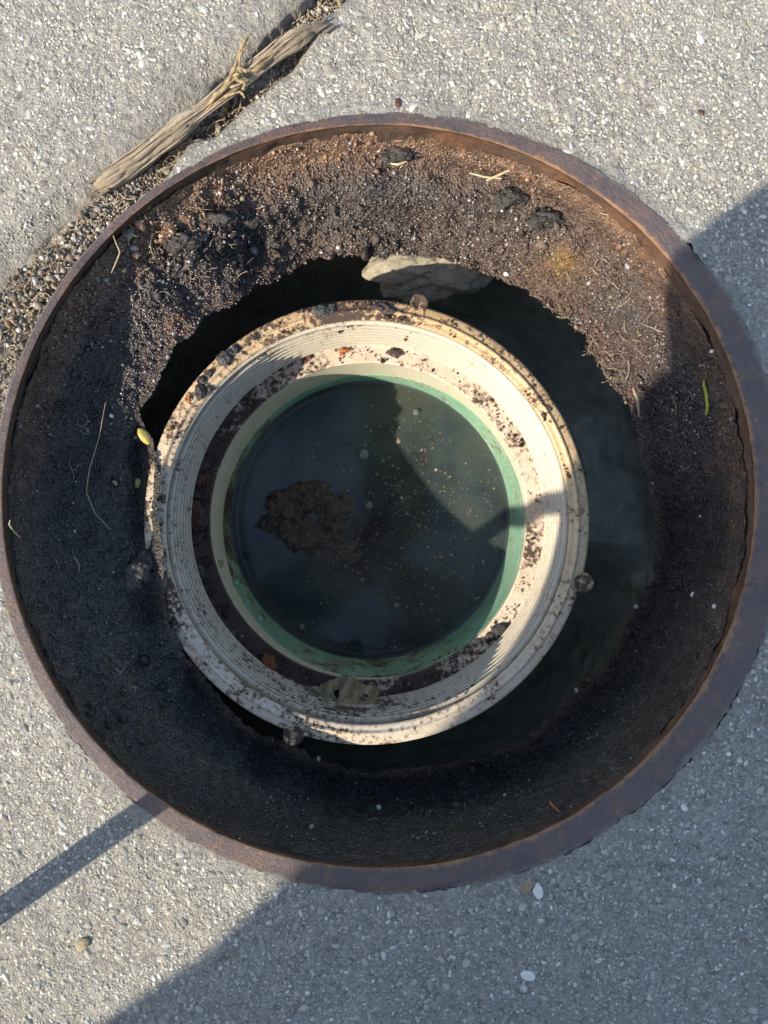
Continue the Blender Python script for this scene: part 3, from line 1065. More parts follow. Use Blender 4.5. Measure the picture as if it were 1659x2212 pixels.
def build_floaters():
    rng = np.random.default_rng(9)
    # specks
    n = 8000
    ang = rng.uniform(0, 2 * math.pi, n)
    x = rng.normal(900, 140, n); y = rng.normal(1120, 150, n)
    m = 500
    x[:m] = rng.normal(800, 110, m); y[:m] = rng.normal(1400, 24, m)
    ok = (np.hypot(x - 798, y - 1124) < 292) & (vnoise(np.stack([x, y, 0 * x], -1), 38, 77) > rng.uniform(-.9, .6, n))
    x, y = x[ok], y[ok]; n = len(x)
    pos = on_water(x, y); pos[:, 2] += .00006
    size = np.clip(rng.lognormal(math.log(.00015), .65, n), .00006, .0013)
    v, f, gi = grains(pos, size, rng, 0, flat=.35)
    cols = np.array([(.26, .15, .06), (.34, .24, .13), (.14, .07, .03), (.40, .36, .28)])
    col = cols[rng.integers(0, 4, n)] * rng.uniform(.5, 1.1, (n, 1))
    make('floating_specks', v, f, M['clump'], smooth=False, col=col[gi], kind='stuff', label='tan specks of dust floating on the water')
    # scum raft
    raft = []
    fs = []
    for k, (x, y, rx, ry, rz) in enumerate([(700, 1165, .010, .006, .0018), (590, 1130, .006, .007, .0016), (626, 1098, .0125, .0105, .0026), (684, 1074, .0125, .0075, .0030), (722, 1112, .011, .008, .0024), (658, 1156, .009, .0115, .0022),
                                            (735, 1140, .005, .004, .001), (610, 1085, .005, .005, .001)]):
        v, f = lump(on_water(x, y, 0), (rx, ry, rz), 300 + k, 4, 1.0, .42, k)
        v[:, 2] = np.where(v[:, 2] > -DW * S, -DW * S + (v[:, 2] + DW * S) * .7, v[:, 2]) + .0008 * fbm(v, .0022, 310, 4, .7) - .0003
        fs.append(f + sum(len(a) for a in raft)); raft.append(v)
    make('scum_raft', np.vstack(raft), np.vstack(fs), M['scum'], label='wet brown raft of muck floating on the left of the water', cat='muck')
    v, f = lump(on_water(735, 1205, -.0006), (.012, .007, .0009), 333, 4, .8, .5, .7)
    make('scum_raft', v, f, M['film'] if False else M['scum'], label='thin grey skin of slime trailing below the brown muck', cat='muck')
    for k, (x, y, r) in enumerate([(785, 982, 17), (797, 1092, 12), (900, 890, 11), (857, 1309, 11), (652, 1355, 11)]):
        V, F = ICO[3]
        q = V * np.array([1, 1, .75]) * r * S
        lab = ['largest bubble ringed with muck, on the upper part of the water', 'small round bubble near the middle of the water',
               'bubble in the sunlit milky part of the water', 'faint bubble in the lower part of the water', 'small bubble by the lower left edge of the water'][k]
        o = make('bubble', q, F, M['bubble'], label=lab, cat='bubble', group='bubbles on the water')
        o.location = on_water(x, y)


build_floaters()

# ------------------------------------------------------------------ dirt lying on the fitting
def clod(name, parts, label, cat, mat='clump', base=(.035, .027, .023), seed=0, grains_n=60, group=None):
    """a crumbly clod: several lumps plus grains, one mesh"""
    rng = np.random.default_rng(seed + 400)
    vs, fs, cs, off = [], [], [], 0
    for k, (p, r) in enumerate(parts):
        v, f = lump(p, r, seed * 13 + k, 3, .6, .6, k)
        vs.append(v); fs.append(f + off); off += len(v)
        cs.append(np.array(base) * (1 + .5 * fbm(v, .002, seed, 3))[:, None])
    allv = np.vstack(vs)
    if grains_n:
        pos = allv[rng.integers(0, len(allv), grains_n)]
        v, f, gi = grains(pos, rng.uniform(.0002, .0006, grains_n), rng, 0)
        col = np.array(base) * rng.uniform(.6, 3.5, (grains_n, 1))
        vs.append(v); fs.append(f + off); cs.append(col[gi])
    return make(name, np.vstack(vs), np.vstack(fs), M[mat], smooth=False, col=np.clip(np.vstack(cs), .004, .9), label=label, cat=cat, group=group)


def top(x, y, up=0.0):       # on the collar's top face
    p = U(x, y, 190) + np.array([0, 0, up])
    c = np.array([FX * S, FY * S])
    q = p[:2] - c
    r = np.linalg.norm(q)
    p[:2] = c + q * min(1.0, 522 * S / r)      # keep it on the face
    return p


def led(x, y, up=0.0):       # on the shoulder
    return U(x, y, 401) + np.array([0, 0, up])


clod('dirt_clod', [(top(690, 645, .0008), (.0035, .0025, .0018)), (top(675, 638, .001), (.002, .002, .0015)), (top(712, 652, .0006), (.002, .002, .001))],
     'grey-black crumbly clod on the far edge of the white collar', 'clod', seed=1, base=(.05, .047, .043))
clod('dirt_clod', [(top(468, 752, .001), (.0035, .0028, .0018)), (top(485, 747, .0008), (.0025, .002, .0012)), (top(497, 742, .0006), (.002, .0015, .001))],
     'dark glittering clod on the upper left of the white collar', 'clod', seed=2, base=(.045, .04, .036))
clod('dirt_clod', [(top(820, 642, .0006), (.0035, .0018, .001)), (top(838, 655, .0006), (.0012, .0032, .0008)), (top(840, 668, .0005), (.001, .001, .0007))],
     'black dirt streak dripping over the far edge of the collar', 'clod', seed=3, base=(.03, .02, .02))
clod('dirt_clod', [(top(435, 845, .0008), (.0025, .0035, .0014)), (top(428, 815, .0006), (.0018, .0022, .001)), (top(447, 800, .0006), (.0018, .0018, .001))],
     'brown-black clod on the left of the white collar', 'clod', seed=4)
clod('dirt_clod', [(top(545, 719, .0005), (.0014, .001, .0008))], 'tiny dark clod alone on the upper left collar edge', 'clod', seed=5)
clod('dirt_clod', [(led(432, 1005, .0005), (.004, .006, .0018)), (led(445, 1035, .0008), (.0055, .0035, .0014)), (led(425, 1060, .0006), (.004, .006, .0015))],
     'dark brown flaky dirt overhanging the left of the inner edge', 'dirt', seed=6, base=(.042, .022, .016))
clod('dirt_clod', [(led(425, 1120, .0006), (.004, .006, .0016)), (led(437, 1130, .0010), (.0035, .003, .0012)), (led(420, 1165, .0004), (.003, .005, .001))],
     'brown dirt with rusty lump lying on the left of the inner ledge', 'dirt', seed=7, base=(.05, .026, .018))
clod('dirt_clod', [(led(432, 1238, .0006), (.0028, .004, .0014)), (led(428, 1262, .0004), (.002, .003, .001))],
     'grey-brown dirt clod on the lower left of the inner ledge', 'dirt', seed=8, base=(.07, .055, .04))
clod('dirt_clod', [(led(545, 1415, .0004), (.006, .003, .001)), (led(515, 1390, .0004), (.004, .003, .0009)), (led(570, 1440, .0004), (.005, .003, .001))],
     'black dirt heap on the lower left of the inner ledge beside the orange flake', 'dirt', seed=9, base=(.03, .02, .017))
clod('dirt_clod', [(led(1085, 1360, .0004), (.005, .003, .001)), (led(1060, 1375, .0003), (.003, .002, .0008))],
     'dark dirt smear on the lower right of the inner ledge', 'dirt', seed=10, base=(.035, .028, .026))
clod('dirt_clod', [(U(430, 1332, 300), (.0017, .0015, .001))], 'small brown clod stuck on the threads, lower left', 'clod', seed=11, base=(.06, .048, .034))
clod('dirt_clod', [(led(855, 762, .0003), (.0036, .0022, .0007))], 'dark gritty patch on the far part of the inner ledge', 'dirt', seed=12, base=(.06, .04, .035))
clod('rust_bit', [(led(745, 757, .0005), (.0018, .0012, .0008)), (led(738, 765, .0003), (.001, .001, .0006))],
     'bright orange rust crumb on the far part of the inner ledge', 'rust', 'clump', (.36, .11, .03), seed=13, grains_n=15)
clod('rust_bit', [(led(668, 770, .0005), (.0018, .0014, .0009)), (led(660, 780, .0003), (.0012, .001, .0006))],
     'dark red rust crumb at the edge of the sunlit ledge, upper left', 'rust', 'clump', (.12, .04, .025), seed=14, grains_n=15)
clod('rust_bit', [(top(408, 862, .0006), (.0014, .0018, .0009))], 'orange rust crumb on the left of the white collar', 'rust', 'clump', (.28, .11, .03), seed=15, grains_n=10)


def plate(name, poly, thick, mat, label, cat, seed=0, bend=.0006):
    """a ragged thin flake with real thickness from an outline of world points"""
    poly = np.asarray(poly, float)
    c = poly.mean(0)
    n = len(poly); rings = 7
    V = []
    for k in range(rings):
        u = k / (rings - 1)
        V.append(c + (poly - c) * max(u, .02))
    V = np.concatenate(V)
    V[:, 2] += bend * fbm(V, .004, seed, 3)
    top_ = V + np.array([0, 0, thick / 2]); bot = V - np.array([0, 0, thick / 2])
    f = []
    for k in range(rings - 1):
        for j in range(n):
            j2 = (j + 1) % n
            a, b, c2, d = k * n + j, k * n + j2, (k + 1) * n + j2, (k + 1) * n + j
            f.append((a, d, c2, b)); f.append((a + len(V), b + len(V), c2 + len(V), d + len(V)))
    k = rings - 1
    for j in range(n):
        j2 = (j + 1) % n
        f.append((k * n + j, k * n + j + len(V), k * n + j2 + len(V), k * n + j2))
    return make(name, np.vstack([top_, bot]), f, M[mat], label=label, cat=cat)


def outline(pts, d, up, jag=2.0, seed=0, sub=5):
    rng = np.random.default_rng(seed + 900)
    o = []
    for i in range(len(pts)):
        a, b = np.array(pts[i], float), np.array(pts[(i + 1) % len(pts)], float)
        for k in range(sub):
            o.append(a + (b - a) * k / sub + rng.normal(0, jag, 2))
    o = np.array(o)
    return U(o[:, 0], o[:, 1], d) + np.array([0, 0, up])


plate('rust_flake', outline([(412, 1020), (440, 1022), (468, 1035), (456, 1050), (440, 1058), (425, 1045)], 401, .0026, 2, 1), .0007, 'flake',
      'dark rust flake jutting over the left inner edge, upper of two', 'flake', 1, .0015)
plate('rust_flake', outline([(405, 1085), (432, 1082), (441, 1105), (440, 1135), (418, 1142), (402, 1120)], 401, .0024, 2, 2), .0007, 'flake',
      'brown rust flake on the left inner ledge, lower of two', 'flake', 2, .0015)
plate('rust_flake', outline([(572, 1405), (592, 1415), (600, 1440), (582, 1452), (568, 1440)], 401, .0018, 1.5, 3), .0007, 'orange',
      'orange-brown rust flake on the lower left of the inner ledge', 'flake', 3, .0015)


def build_film():
    rng = np.random.default_rng(44)
    # a torn, crumpled skin draped from the threads onto the ledge at the near side
    nu_, nv_ = 60, 24
    u, v = np.meshgrid(np.linspace(0, 1, nu_), np.linspace(0, 1, nv_), indexing='ij')
    x = 665 + 152 * u; y = 1478 + 58 * v + 8 * np.sin(u * 9)
    y = y - 14 * np.sin(u * math.pi) * (1 - v)
    d = 392 - 75 * v - 10 * np.sin(u * 23 + v * 4) * (1 - .3 * v) - 14 * np.exp(-((u - .88) / .1) ** 2) - 12 * np.exp(-((u - .12) / .1) ** 2)
    p = U(x, y, d).reshape(-1, 3)
    p += np.stack([fbm(p, .004, 45, 3) * .0012, fbm(p, .004, 46, 3) * .0012, fbm(p, .003, 47, 3) * .0016 + .0012], -1)
    f = gridf(nu_, nv_, False)
    c = p[f].mean(1)
    hole = vnoise(c, .0045, 48)
    f = f[hole < .42]
    o = make('torn_film', p, f, M['film'], label='torn tan scrap of slimy film stuck across the near threads', cat='film')
    md = o.modifiers.new('thickness', 'SOLIDIFY'); md.thickness = .0004
    v2, f2 = lump(U(745, 1512, 375), (.0075, .004, .002), 49, 4, .7, .5)
    make('dirt_clod', v2, f2, M['flake'], label='wet black muck under the torn film on the near ledge', cat='muck')


build_film()


def build_crumbs():
    rng = np.random.default_rng(21)
    P, Sz, C = [], [], []
    # on the shoulder: denser on the left and near side
    n = 6500
    a = rng.uniform(0, 2 * math.pi, n)
    w = .25 + .9 * np.exp(-(angd(a, 190) / .7) ** 2) + .8 * np.exp(-(angd(a, 250) / .7) ** 2) + .25 * np.exp(-(angd(a, 135) / .4) ** 2)
    keep = rng.random(n) < w
    a = a[keep]; r = rng.uniform(433, 474, len(a))
    p = fit(r, a, np.full(len(a), 400.0))
    keep = fbm(p, .006, 22, 3) + .25 * w[w > -1][:len(p)] * 0 > -.05
    P.append(p[keep])
    # on the collar
    n = 6500
    a = rng.uniform(math.radians(10), math.radians(225), n); r = rng.uniform(494, 536, n)
    p = fit(r, a, np.full(n, 189.0)); P.append(p[fbm(p, .006, 23, 4, .7) > .05 + .2 * rng.random(n)])
    # caught in the threads
    n = 2200
    a = rng.uniform(0, 2 * math.pi, n); d = rng.uniform(205, 395, n)
    p = fit(np.full(n, 481.0), a, d); P.append(p[(fbm(p, .008, 24, 3) > .15)])
    P = np.vstack(P)
    n = len(P)
    s = np.clip(rng.lognormal(math.log(.00022), .6, n), .0001, .0013)
    v, f, gi = grains(P, s, rng, 0)
    cols = np.array([(.03, .02, .016), (.06, .038, .026), (.13, .06, .03), (.02, .018, .018), (.24, .12, .05)])
    col = cols[rng.choice(5, n, p=[.4, .28, .14, .12, .06])] * rng.uniform(.6, 1.3, (n, 1))
    make('dirt_crumbs', v, f, M['clump'], smooth=False, col=col[gi], kind='stuff', label='dark crumbs of dirt sprinkled over the white fitting')


build_crumbs()

# small stone caught between pipe and ledge, and seeds
v, f = lump((0, 0, 0), (.0026, .0021, .0018), 77, 2, .5, 1.0)
o = make('stone', v, f, M['stone'], label='tan angular stone lodged at the left edge of the green pipe', cat='stone'); o.location = U(473, 1217, 440)
for k, (x, y, rz, L, lab) in enumerate([(314, 942, -.95, .0042, 'yellow seed husk standing beside the left of the white collar'), (298, 1046, .1, .0043, 'yellow seed husk lying in the dark hollow left of the collar, lower of two')]):
    v, f = lump((0, 0, 0), (L, .0023, .0021), 500 + k, 3, .18, .9)
    o = make('seed_husk', v, f, M['seed'], label=lab, cat='seed', group='yellow seed husks')
    p = on_crust(x, y); o.location = p + np.array([0, 0, .0016]); o.rotation_euler = (0, .25, rz)
clod('dirt_clod', [(on_crust(292, 1238) + np.array([0, 0, .001]), (.0055, .005, .0035)), (on_crust(310, 1215), (.004, .004, .003)), (on_crust(280, 1260), (.004, .004, .002))],
     'shiny black mud lump in the shade left of the fitting', 'clod', seed=16, base=(.05, .045, .04))
for k, (x, y, lab) in enumerate([(470, 470, 'black clod with stones on the upper left shelf of the crust'), (545, 475, 'black gritty clod beside the hole in the crust, upper left'),
                                 (395, 520, 'low dark clod at the left end of the crust shelf'), (1110, 425, 'black clod in the sunlit crust below a pale straw'),
                                 (1185, 470, 'dark clod at the right end of the sunlit crust ridge'), (865, 330, 'flat dark clod high on the far rusty wall')]):
    p = on_crust(x, y)
    clod('dirt_clod', [(p + np.array([0, 0, .001]), (.0055, .0035, .0028)), (p + np.array([.005, .001, 0]), (.004, .003, .002)), (p + np.array([-.005, -.001, 0]), (.004, .003, .002))],
         lab, 'clod', seed=30 + k, base=(.03, .027, .024), grains_n=140)

# ------------------------------------------------------------------ joint filling, stick, roots, straw
def build_joint():
    rng = np.random.default_rng(31)
    nu_, nv_ = 900, 44
    pp = np.linspace(-2750, 3250, nu_)
    P, Q = np.meshgrid(pp, np.linspace(-.08, 1.08, nv_), indexing='ij')
    W = joint_width(P)
    s = Q * W
    x = JD[0] * P + JN[0] * s; y = 612 + JD[1] * P + JN[1] * s
    e = ((x - 845) / 866) ** 2 + ((y - 1088) / 849) ** 2
    sc2 = np.sqrt(np.minimum(1.0, e)); sc2 = np.where(e < 1.0, 1 / np.maximum(sc2, .5), 1.0)
    x = 845 + (x - 845) * sc2; y = 1088 + (y - 1088) * sc2
    lvl = np.where(P < 300, 20, np.where(P < 420, 20 + (P - 300) * .25, 50))
    p = U(x, y, 0 * x).reshape(-1, 3)
    d = lvl.ravel() - 14 * fbm(p, .012, 131, 4) - 7 * fbm(p, .003, 132, 3) - (1 - np.abs(vnoise(p, .0014, 133))) * 4
    p[:, 2] = -d * S
    n = np.clip(.5 + .8 * fbm(p, .01, 134, 3), 0, 1)[:, None]
    col = np.array([.15, .125, .095]) * (1 - n) + np.array([.30, .265, .21]) * n
    make('joint_soil', p, gridf(nu_, nv_, False)[:, ::-1], M['soil'], col=col, kind='stuff', label='dry grit and soil filling the joint between the slabs')
    # coarse grit on it
    n = 9000
    a = rng.uniform(-300, 1150, n); q = rng.beta(1.6, 1.6, n)
    w = joint_width(a); s = q * w
    x = JD[0] * a + JN[0] * s; y = 612 + JD[1] * a + JN[1] * s
    e = ((x - 845) / 868) ** 2 + ((y - 1088) / 851) ** 2
    ok = (e > 1.0) & (rng.random(n) < np.where(a < 420, 1, .45))
    x, y, a = x[ok], y[ok], a[ok]; n = len(x)
    lvl = np.where(a < 300, 14, np.where(a < 420, 14 + (a - 300) * .25, 44))
    pos = U(x, y, 0 * x); pos[:, 2] = -(lvl - rng.uniform(0, 10, n)) * S
    size = np.clip(rng.lognormal(math.log(.00036), .55, n), .00016, .0017)
    v, f, gi = grains(pos, size, rng, 0)
    cols = np.array([(.28, .24, .185), (.40, .36, .30), (.18, .14, .105), (.26, .19, .12), (.62, .59, .53), (.34, .20, .10)])
    col = cols[rng.choice(6, n, p=[.3, .25, .2, .12, .09, .04])] * rng.uniform(.7, 1.15, (n, 1))
    make('joint_gravel', v, f, M['agg'], smooth=False, col=col[gi], kind='stuff', label='loose pale gravel scattered along the joint')
    # chaff: splinters and dead fibres
    vs, fs, off = [], [], 0
    for k in range(260):
        a0 = rng.uniform(-120, 520) if k < 200 else rng.uniform(500, 1050)
        q = rng.uniform(.1, .95); w = joint_width(np.array(a0))
        x0 = JD[0] * a0 + JN[0] * q * w; y0 = 612 + JD[1] * a0 + JN[1] * q * w
        if ((x0 - 845) / 875) ** 2 + ((y0 - 1088) / 858) ** 2 < 1:
            continue
        L = rng.uniform(10, 55); an = rng.normal(-.75, .8); bend = rng.normal(0, .9)
        t = np.linspace(-.5, .5, 7)
        px = x0 + L * (np.cos(an) * t + np.cos(an + 1.57) * bend * t * t); py = y0 + L * (np.sin(an) * t + np.sin(an + 1.57) * bend * t * t)
        dd = (12 if a0 < 330 else 36) - rng.uniform(0, 12) + rng.normal(0, 5) * t
        pts = U(px, py, 0 * px); pts[:, 2] = -dd * S
        v, f = tube(pts, rng.uniform(.00008, .00026), 5)
        vs.append(v); fs.append(tri(f) + off); off += len(v)
    make('dead_fibres', np.vstack(vs), np.vstack(fs), M['root'], kind='stuff', label='dead grass fibres and splinters tangled in the joint')


build_joint()


def stickline(pts, d, n=40, seed=0, wob=1.5):
    pts = np.array(pts, float)
    q = np.linspace(0, len(pts) - 1, n)
    x = np.interp(q, np.arange(len(pts)), pts[:, 0]); y = np.interp(q, np.arange(len(pts)), pts[:, 1])
    dd = np.interp(q, np.linspace(0, len(pts) - 1, len(np.atleast_1d(d))), np.atleast_1d(d)) if np.ndim(d) else np.full(n, float(d))
    p = U(x, y, 0 * x)
    p = U(x, y, dd)
    p[:, 0] += wob * S * vnoise(np.stack([q, q * 0, q * 0], -1), 1.3, seed)
    p[:, 1] += wob * S * vnoise(np.stack([q, q * 0, q * 0], -1), 1.3, seed + 1)
    return p


def build_stick():
    root = empty('stick', U(450, 235, 0), 'weathered split grey-brown stick lying in the joint between the slabs', 'stick')
    line = stickline([(208, 408), (300, 345), (390, 272), (450, 228), (540, 158), (620, 100), (692, 52)], [2, 0, -4, -6, -8, -10, -10], 110, 3, 3)
    n = len(line)
    seg = 40
    u = np.linspace(0, 1, n)
    rad = (18.5 - 3.5 * u + 2.5 * np.sin(u * 9) + 1.5 * np.sin(u * 23) - 9 * np.clip((u - .93) / .07, 0, 1) - 7 * np.clip((.05 - u) / .05, 0, 1)) * S
    v, f = tube(line, rad, seg, cap=False)
    a = np.tile(np.arange(seg) / seg, n); uu = np.repeat(u, seg)
    c = np.repeat(line, seg, 0)
    # lengthwise cracks and splits
    g = vnoise(np.stack([np.cos(a * 6.283) * 1.0, np.sin(a * 6.283) * 1.0, uu * 2.4], -1), .16, 51)
    g2 = vnoise(np.stack([np.cos(a * 6.283), np.sin(a * 6.283), uu * 4], -1), .4, 52)
    k = 1 + .13 * g + .24 * g2 - .30 * np.clip(.14 - np.abs(g), 0, 1) * 6
    v = c + (v - c) * k[:, None]
    pol = np.stack([np.minimum(a, 1 - a) * 4, uu * 5, g * .1], -1)
    f = f[:, ::-1] if False else f
    adopt(make('stem', v, f, M['wood'], attrs={'pol': pol}), root)
    rs = np.random.default_rng(64)
    for j in range(26):                      # long slivers lifting off the sides
        i0 = int(rs.integers(2, n - 30)); L = int(rs.integers(8, 26)); a0 = rs.uniform(0, 6.283)
        t0 = np.linspace(0, 1, L)
        lift = 1.0 + .12 * np.sin(t0 * math.pi) + rs.uniform(0, .35) * t0 ** 3
        d = line[i0 + 5] - line[i0]; d /= np.linalg.norm(d); sd_ = np.cross(d, [0, 0, 1.0])
        off = (sd_ * math.cos(a0) + np.array([0, 0, 1.0]) * abs(math.sin(a0)))
        pts = line[i0:i0 + L] + off[None] * (rad[i0:i0 + L] * lift)[:, None]
        vv, ff = tube(pts, .00032 * np.sin(np.linspace(.3, 2.9, L)), 5)
        adopt(make('splinter', vv, ff, M['wood'], attrs={'pol': np.stack([np.full(len(vv), rs.uniform(0, 2)), vv[:, 0] * 40, vv[:, 1] * 40], -1)}), root)
    for e, (i0, sgn) in enumerate(((0, -1), (n - 1, 1))):
        # splintered ends
        rng = np.random.default_rng(60 + e)
        for j in range(9):
            o = rng.normal(0, .55, 2) * rad.mean()
            d = (line[min(n - 1, i0 + 1)] - line[max(0, i0 - 1)]); d /= np.linalg.norm(d)
            pts = np.array([line[i0] + np.array([o[0], o[1], abs(o[1]) * .3]) + d * sgn * t for t in (-.004, .0005, rng.uniform(.001, .0035))])
            vv, ff = tube(pts, [.0007, .0005, .00008], 6)
            adopt(make('splinter', vv, ff, M['wood'], attrs={'pol': np.stack([np.arange(len(vv)) % 6 * .5, vv[:, 0] * 60, vv[:, 1] * 60], -1)}), root)


build_stick()


def strand(name, pts, d, r, mat, label, cat, seed=0, n=30, wob=2.0, taper=True, group=None):
    p = stickline(pts, d, n, seed, wob)
    rr = np.full(n, r) * (np.sin(np.linspace(.25, 2.9, n)) ** .4 if taper else 1)
    v, f = tube(p, rr, 7, .25, seed)
    return make(name, v, f, M[mat], label=label, cat=cat, group=group)


# frayed dry plant stem beside the stick
def build_frayed():
    root = empty('dry_stem', U(520, 150, -10), 'frayed tan knotted plant stem twisted along the upper side of the stick', 'stem')
    for k, (pts, d, r) in enumerate([([(430, 250), (455, 225), (470, 200), (500, 165), (510, 145), (522, 118), (540, 78)], [0, -14, -24, -30, -34, -40, -44], .00075),
                                     ([(470, 212), (492, 178), (512, 150), (530, 155), (552, 145), (590, 118)], [-16, -28, -34, -34, -30, -22], .0006),
                                     ([(480, 205), (500, 185), (520, 180), (515, 150), (525, 120), (545, 82)], [-18, -26, -32, -36, -42, -44], .0004),
                                     ([(440, 240), (480, 215), (520, 198), (528, 210)], [-4, -18, -28, -26], .0004),
                                     ([(418, 270), (440, 232), (462, 214), (490, 190), (518, 168)], [-6, -14, -26, -30, -34], .0005),
                                     ([(500, 168), (516, 158), (510, 172), (528, 176), (520, 190)], [-30, -38, -40, -36, -30], .00055),
                                     ([(510, 146), (540, 150), (566, 128), (600, 112)], [-36, -34, -30, -26], .0003)]):
        p = stickline(pts, d, 36, 70 + k, 5)
        v, f = tube(p, np.full(36, r) * (1 + .35 * np.sin(np.linspace(0, 23, 36) + k)), 8, .6, k)
        adopt(make('strand', v, f, M['stemtan']), root)


build_frayed()
strand('straw', [(1050, 392), (1080, 378), (1110, 364)], [100, 96, 92], .00055, 'straw', 'pale straw lying across the top of the sunlit crust', 'straw', 81)
strand('straw', [(1012, 372), (1045, 380), (1085, 384)], [104, 104, 104], .0004, 'straw', 'brownish straw crossing under the pale one on the crust', 'straw', 82)
strand('straw', [(845, 352), (862, 356), (880, 350)], [104, 100, 100], .0005, 'straw', 'short pale straw on the far wall left of the crossed pair', 'straw', 83)
strand('lichen_twig', [(1525, 828), (1522, 850), (1524, 875), (1522, 894)], [128, 132, 140, 146], .0008, 'lichen', 'yellow-green lichen twig on the shaded right wall', 'twig', 84, 30, 9)
strand('pine_needle', [(1186, 1730), (1195, 1742), (1208, 1753), (1220, 1760)], [60, 50, 46, 44], .0006, 'needle', 'rusty red needle on the near inside of the ring', 'needle', 85)
strand('hair_root', [(228, 870), (215, 940), (195, 1010), (188, 1065), (205, 1110), (240, 1145)], [128, 134, 136, 138, 140, 142], .00014, 'straw', 'long fine curved root hair on the shaded left wall', 'root', 86, 50)
strand('hair_root', [(22, 1122), (20, 1135), (30, 1150), (45, 1162)], [-6, -6, 20, 44], .00028, 'straw', 'pale root end hooked over the left of the rim', 'root', 87)
strand('hair_root', [(246, 510), (258, 545), (240, 590)], [-4, 10, 46], .0003, 'root', 'thin root hanging over the upper left of the rim', 'root', 88)
strand('hair_root', [(1290, 330), (1300, 340), (1330, 420)], [130, 130, 150], .00012, 'root', 'fine root strand on the sunlit right crust', 'root', 89)
strand('twig_bit', [(1368, 838), (1378, 862), (1382, 900)], [270, 262, 268], .0008, 'root', 'short brown twig on the right crust at the shadow edge', 'twig', 90)


def build_rootlets():
    rng = np.random.default_rng(55)
    vs, fs, off = [], [], 0
    for k in range(190):
        if k < 80:
            x, y = rng.uniform(250, 560), rng.uniform(440, 600)
        elif k < 140:
            x, y = rng.uniform(1130, 1440), rng.uniform(450, 850)
        else:
            a = rng.uniform(0, 6.28); x, y = 830 + 670 * math.cos(a), 1100 + 670 * math.sin(a)
        p = on_crust(x, y)
        L = rng.uniform(.002, .009); an = rng.uniform(0, 6.28)
        t = np.linspace(-.5, .5, 9)
        b1, b2 = rng.normal(0, .9, 2)
        pts = np.stack([L * (t * math.cos(an) - b1 * t * t * math.sin(an)), L * (t * math.sin(an) + b1 * t * t * math.cos(an)), L * (.18 - .5 * b2 * t * t * .3)], -1) + p
        pts[:, 2] += rng.normal(0, .0003, 9).cumsum() * .4 + t * L * .5 * np.sign(rng.normal())
        v, f = tube(pts, rng.uniform(.00006, .0002), 5)
        vs.append(v); fs.append(tri(f) + off); off += len(v)
    make('rootlets', np.vstack(vs), np.vstack(fs), M['root'], kind='stuff', label='hair-thin rootlets caught in the crust')


build_rootlets()

# stones lying on the pavement
for k, (x, y, r, mat, lab) in enumerate([(1163, 1925, 17, 'white', 'white chip of shell on the shaded concrete below the ring'), (1141, 2108, 16, 'white', 'long white pebble on the shaded concrete at the bottom'),
                                         (1142, 1915, 15, 'stone', 'grey-tan pebble touching the white chip below the ring'), (860, 222, 10, 'flake', 'dark brown crumb on the concrete just above the ring'),
                                         (1515, 242, 8, 'flake', 'rusty brown smear of grit on the upper right concrete'), (180, 2040, 17, 'stone', 'cream pebble on the sunlit concrete at lower left')]):
    v, f = lump((0, 0, 0), (r * S, r * S * .62, r * S * .38), 600 + k, 3, .4, 1.1, 1.9 + k)
    o = make('pebble', v, f, M[mat], label=lab, cat='pebble')
    o.location = U(x, y, -3)

# ------------------------------------------------------------------ the person kneeling beside the hole, outside the picture, whose shadow falls on it
ca, sa = math.cos(AZ), math.sin(AZ)
O0 = U(190, 2212, 0.0)


def body(b, a, h):
    """b: metres to the right of the shadow's left edge, a: where the shadow falls along the light, h: height"""
    c = a - COT * h
    return O0 + np.array([ca * c + sa * b, sa * c - ca * b, h])


p0 = U(-170, 2087, 0.0)
v, f = tube(np.array([p0 + np.array([0, 0, z]) for z in np.linspace(0, .8, 12)]), .0047, 16)
make('steel_rod', v, f, M['steel'], label='thin steel rod standing upright left of the ring, outside the picture', cat='rod')


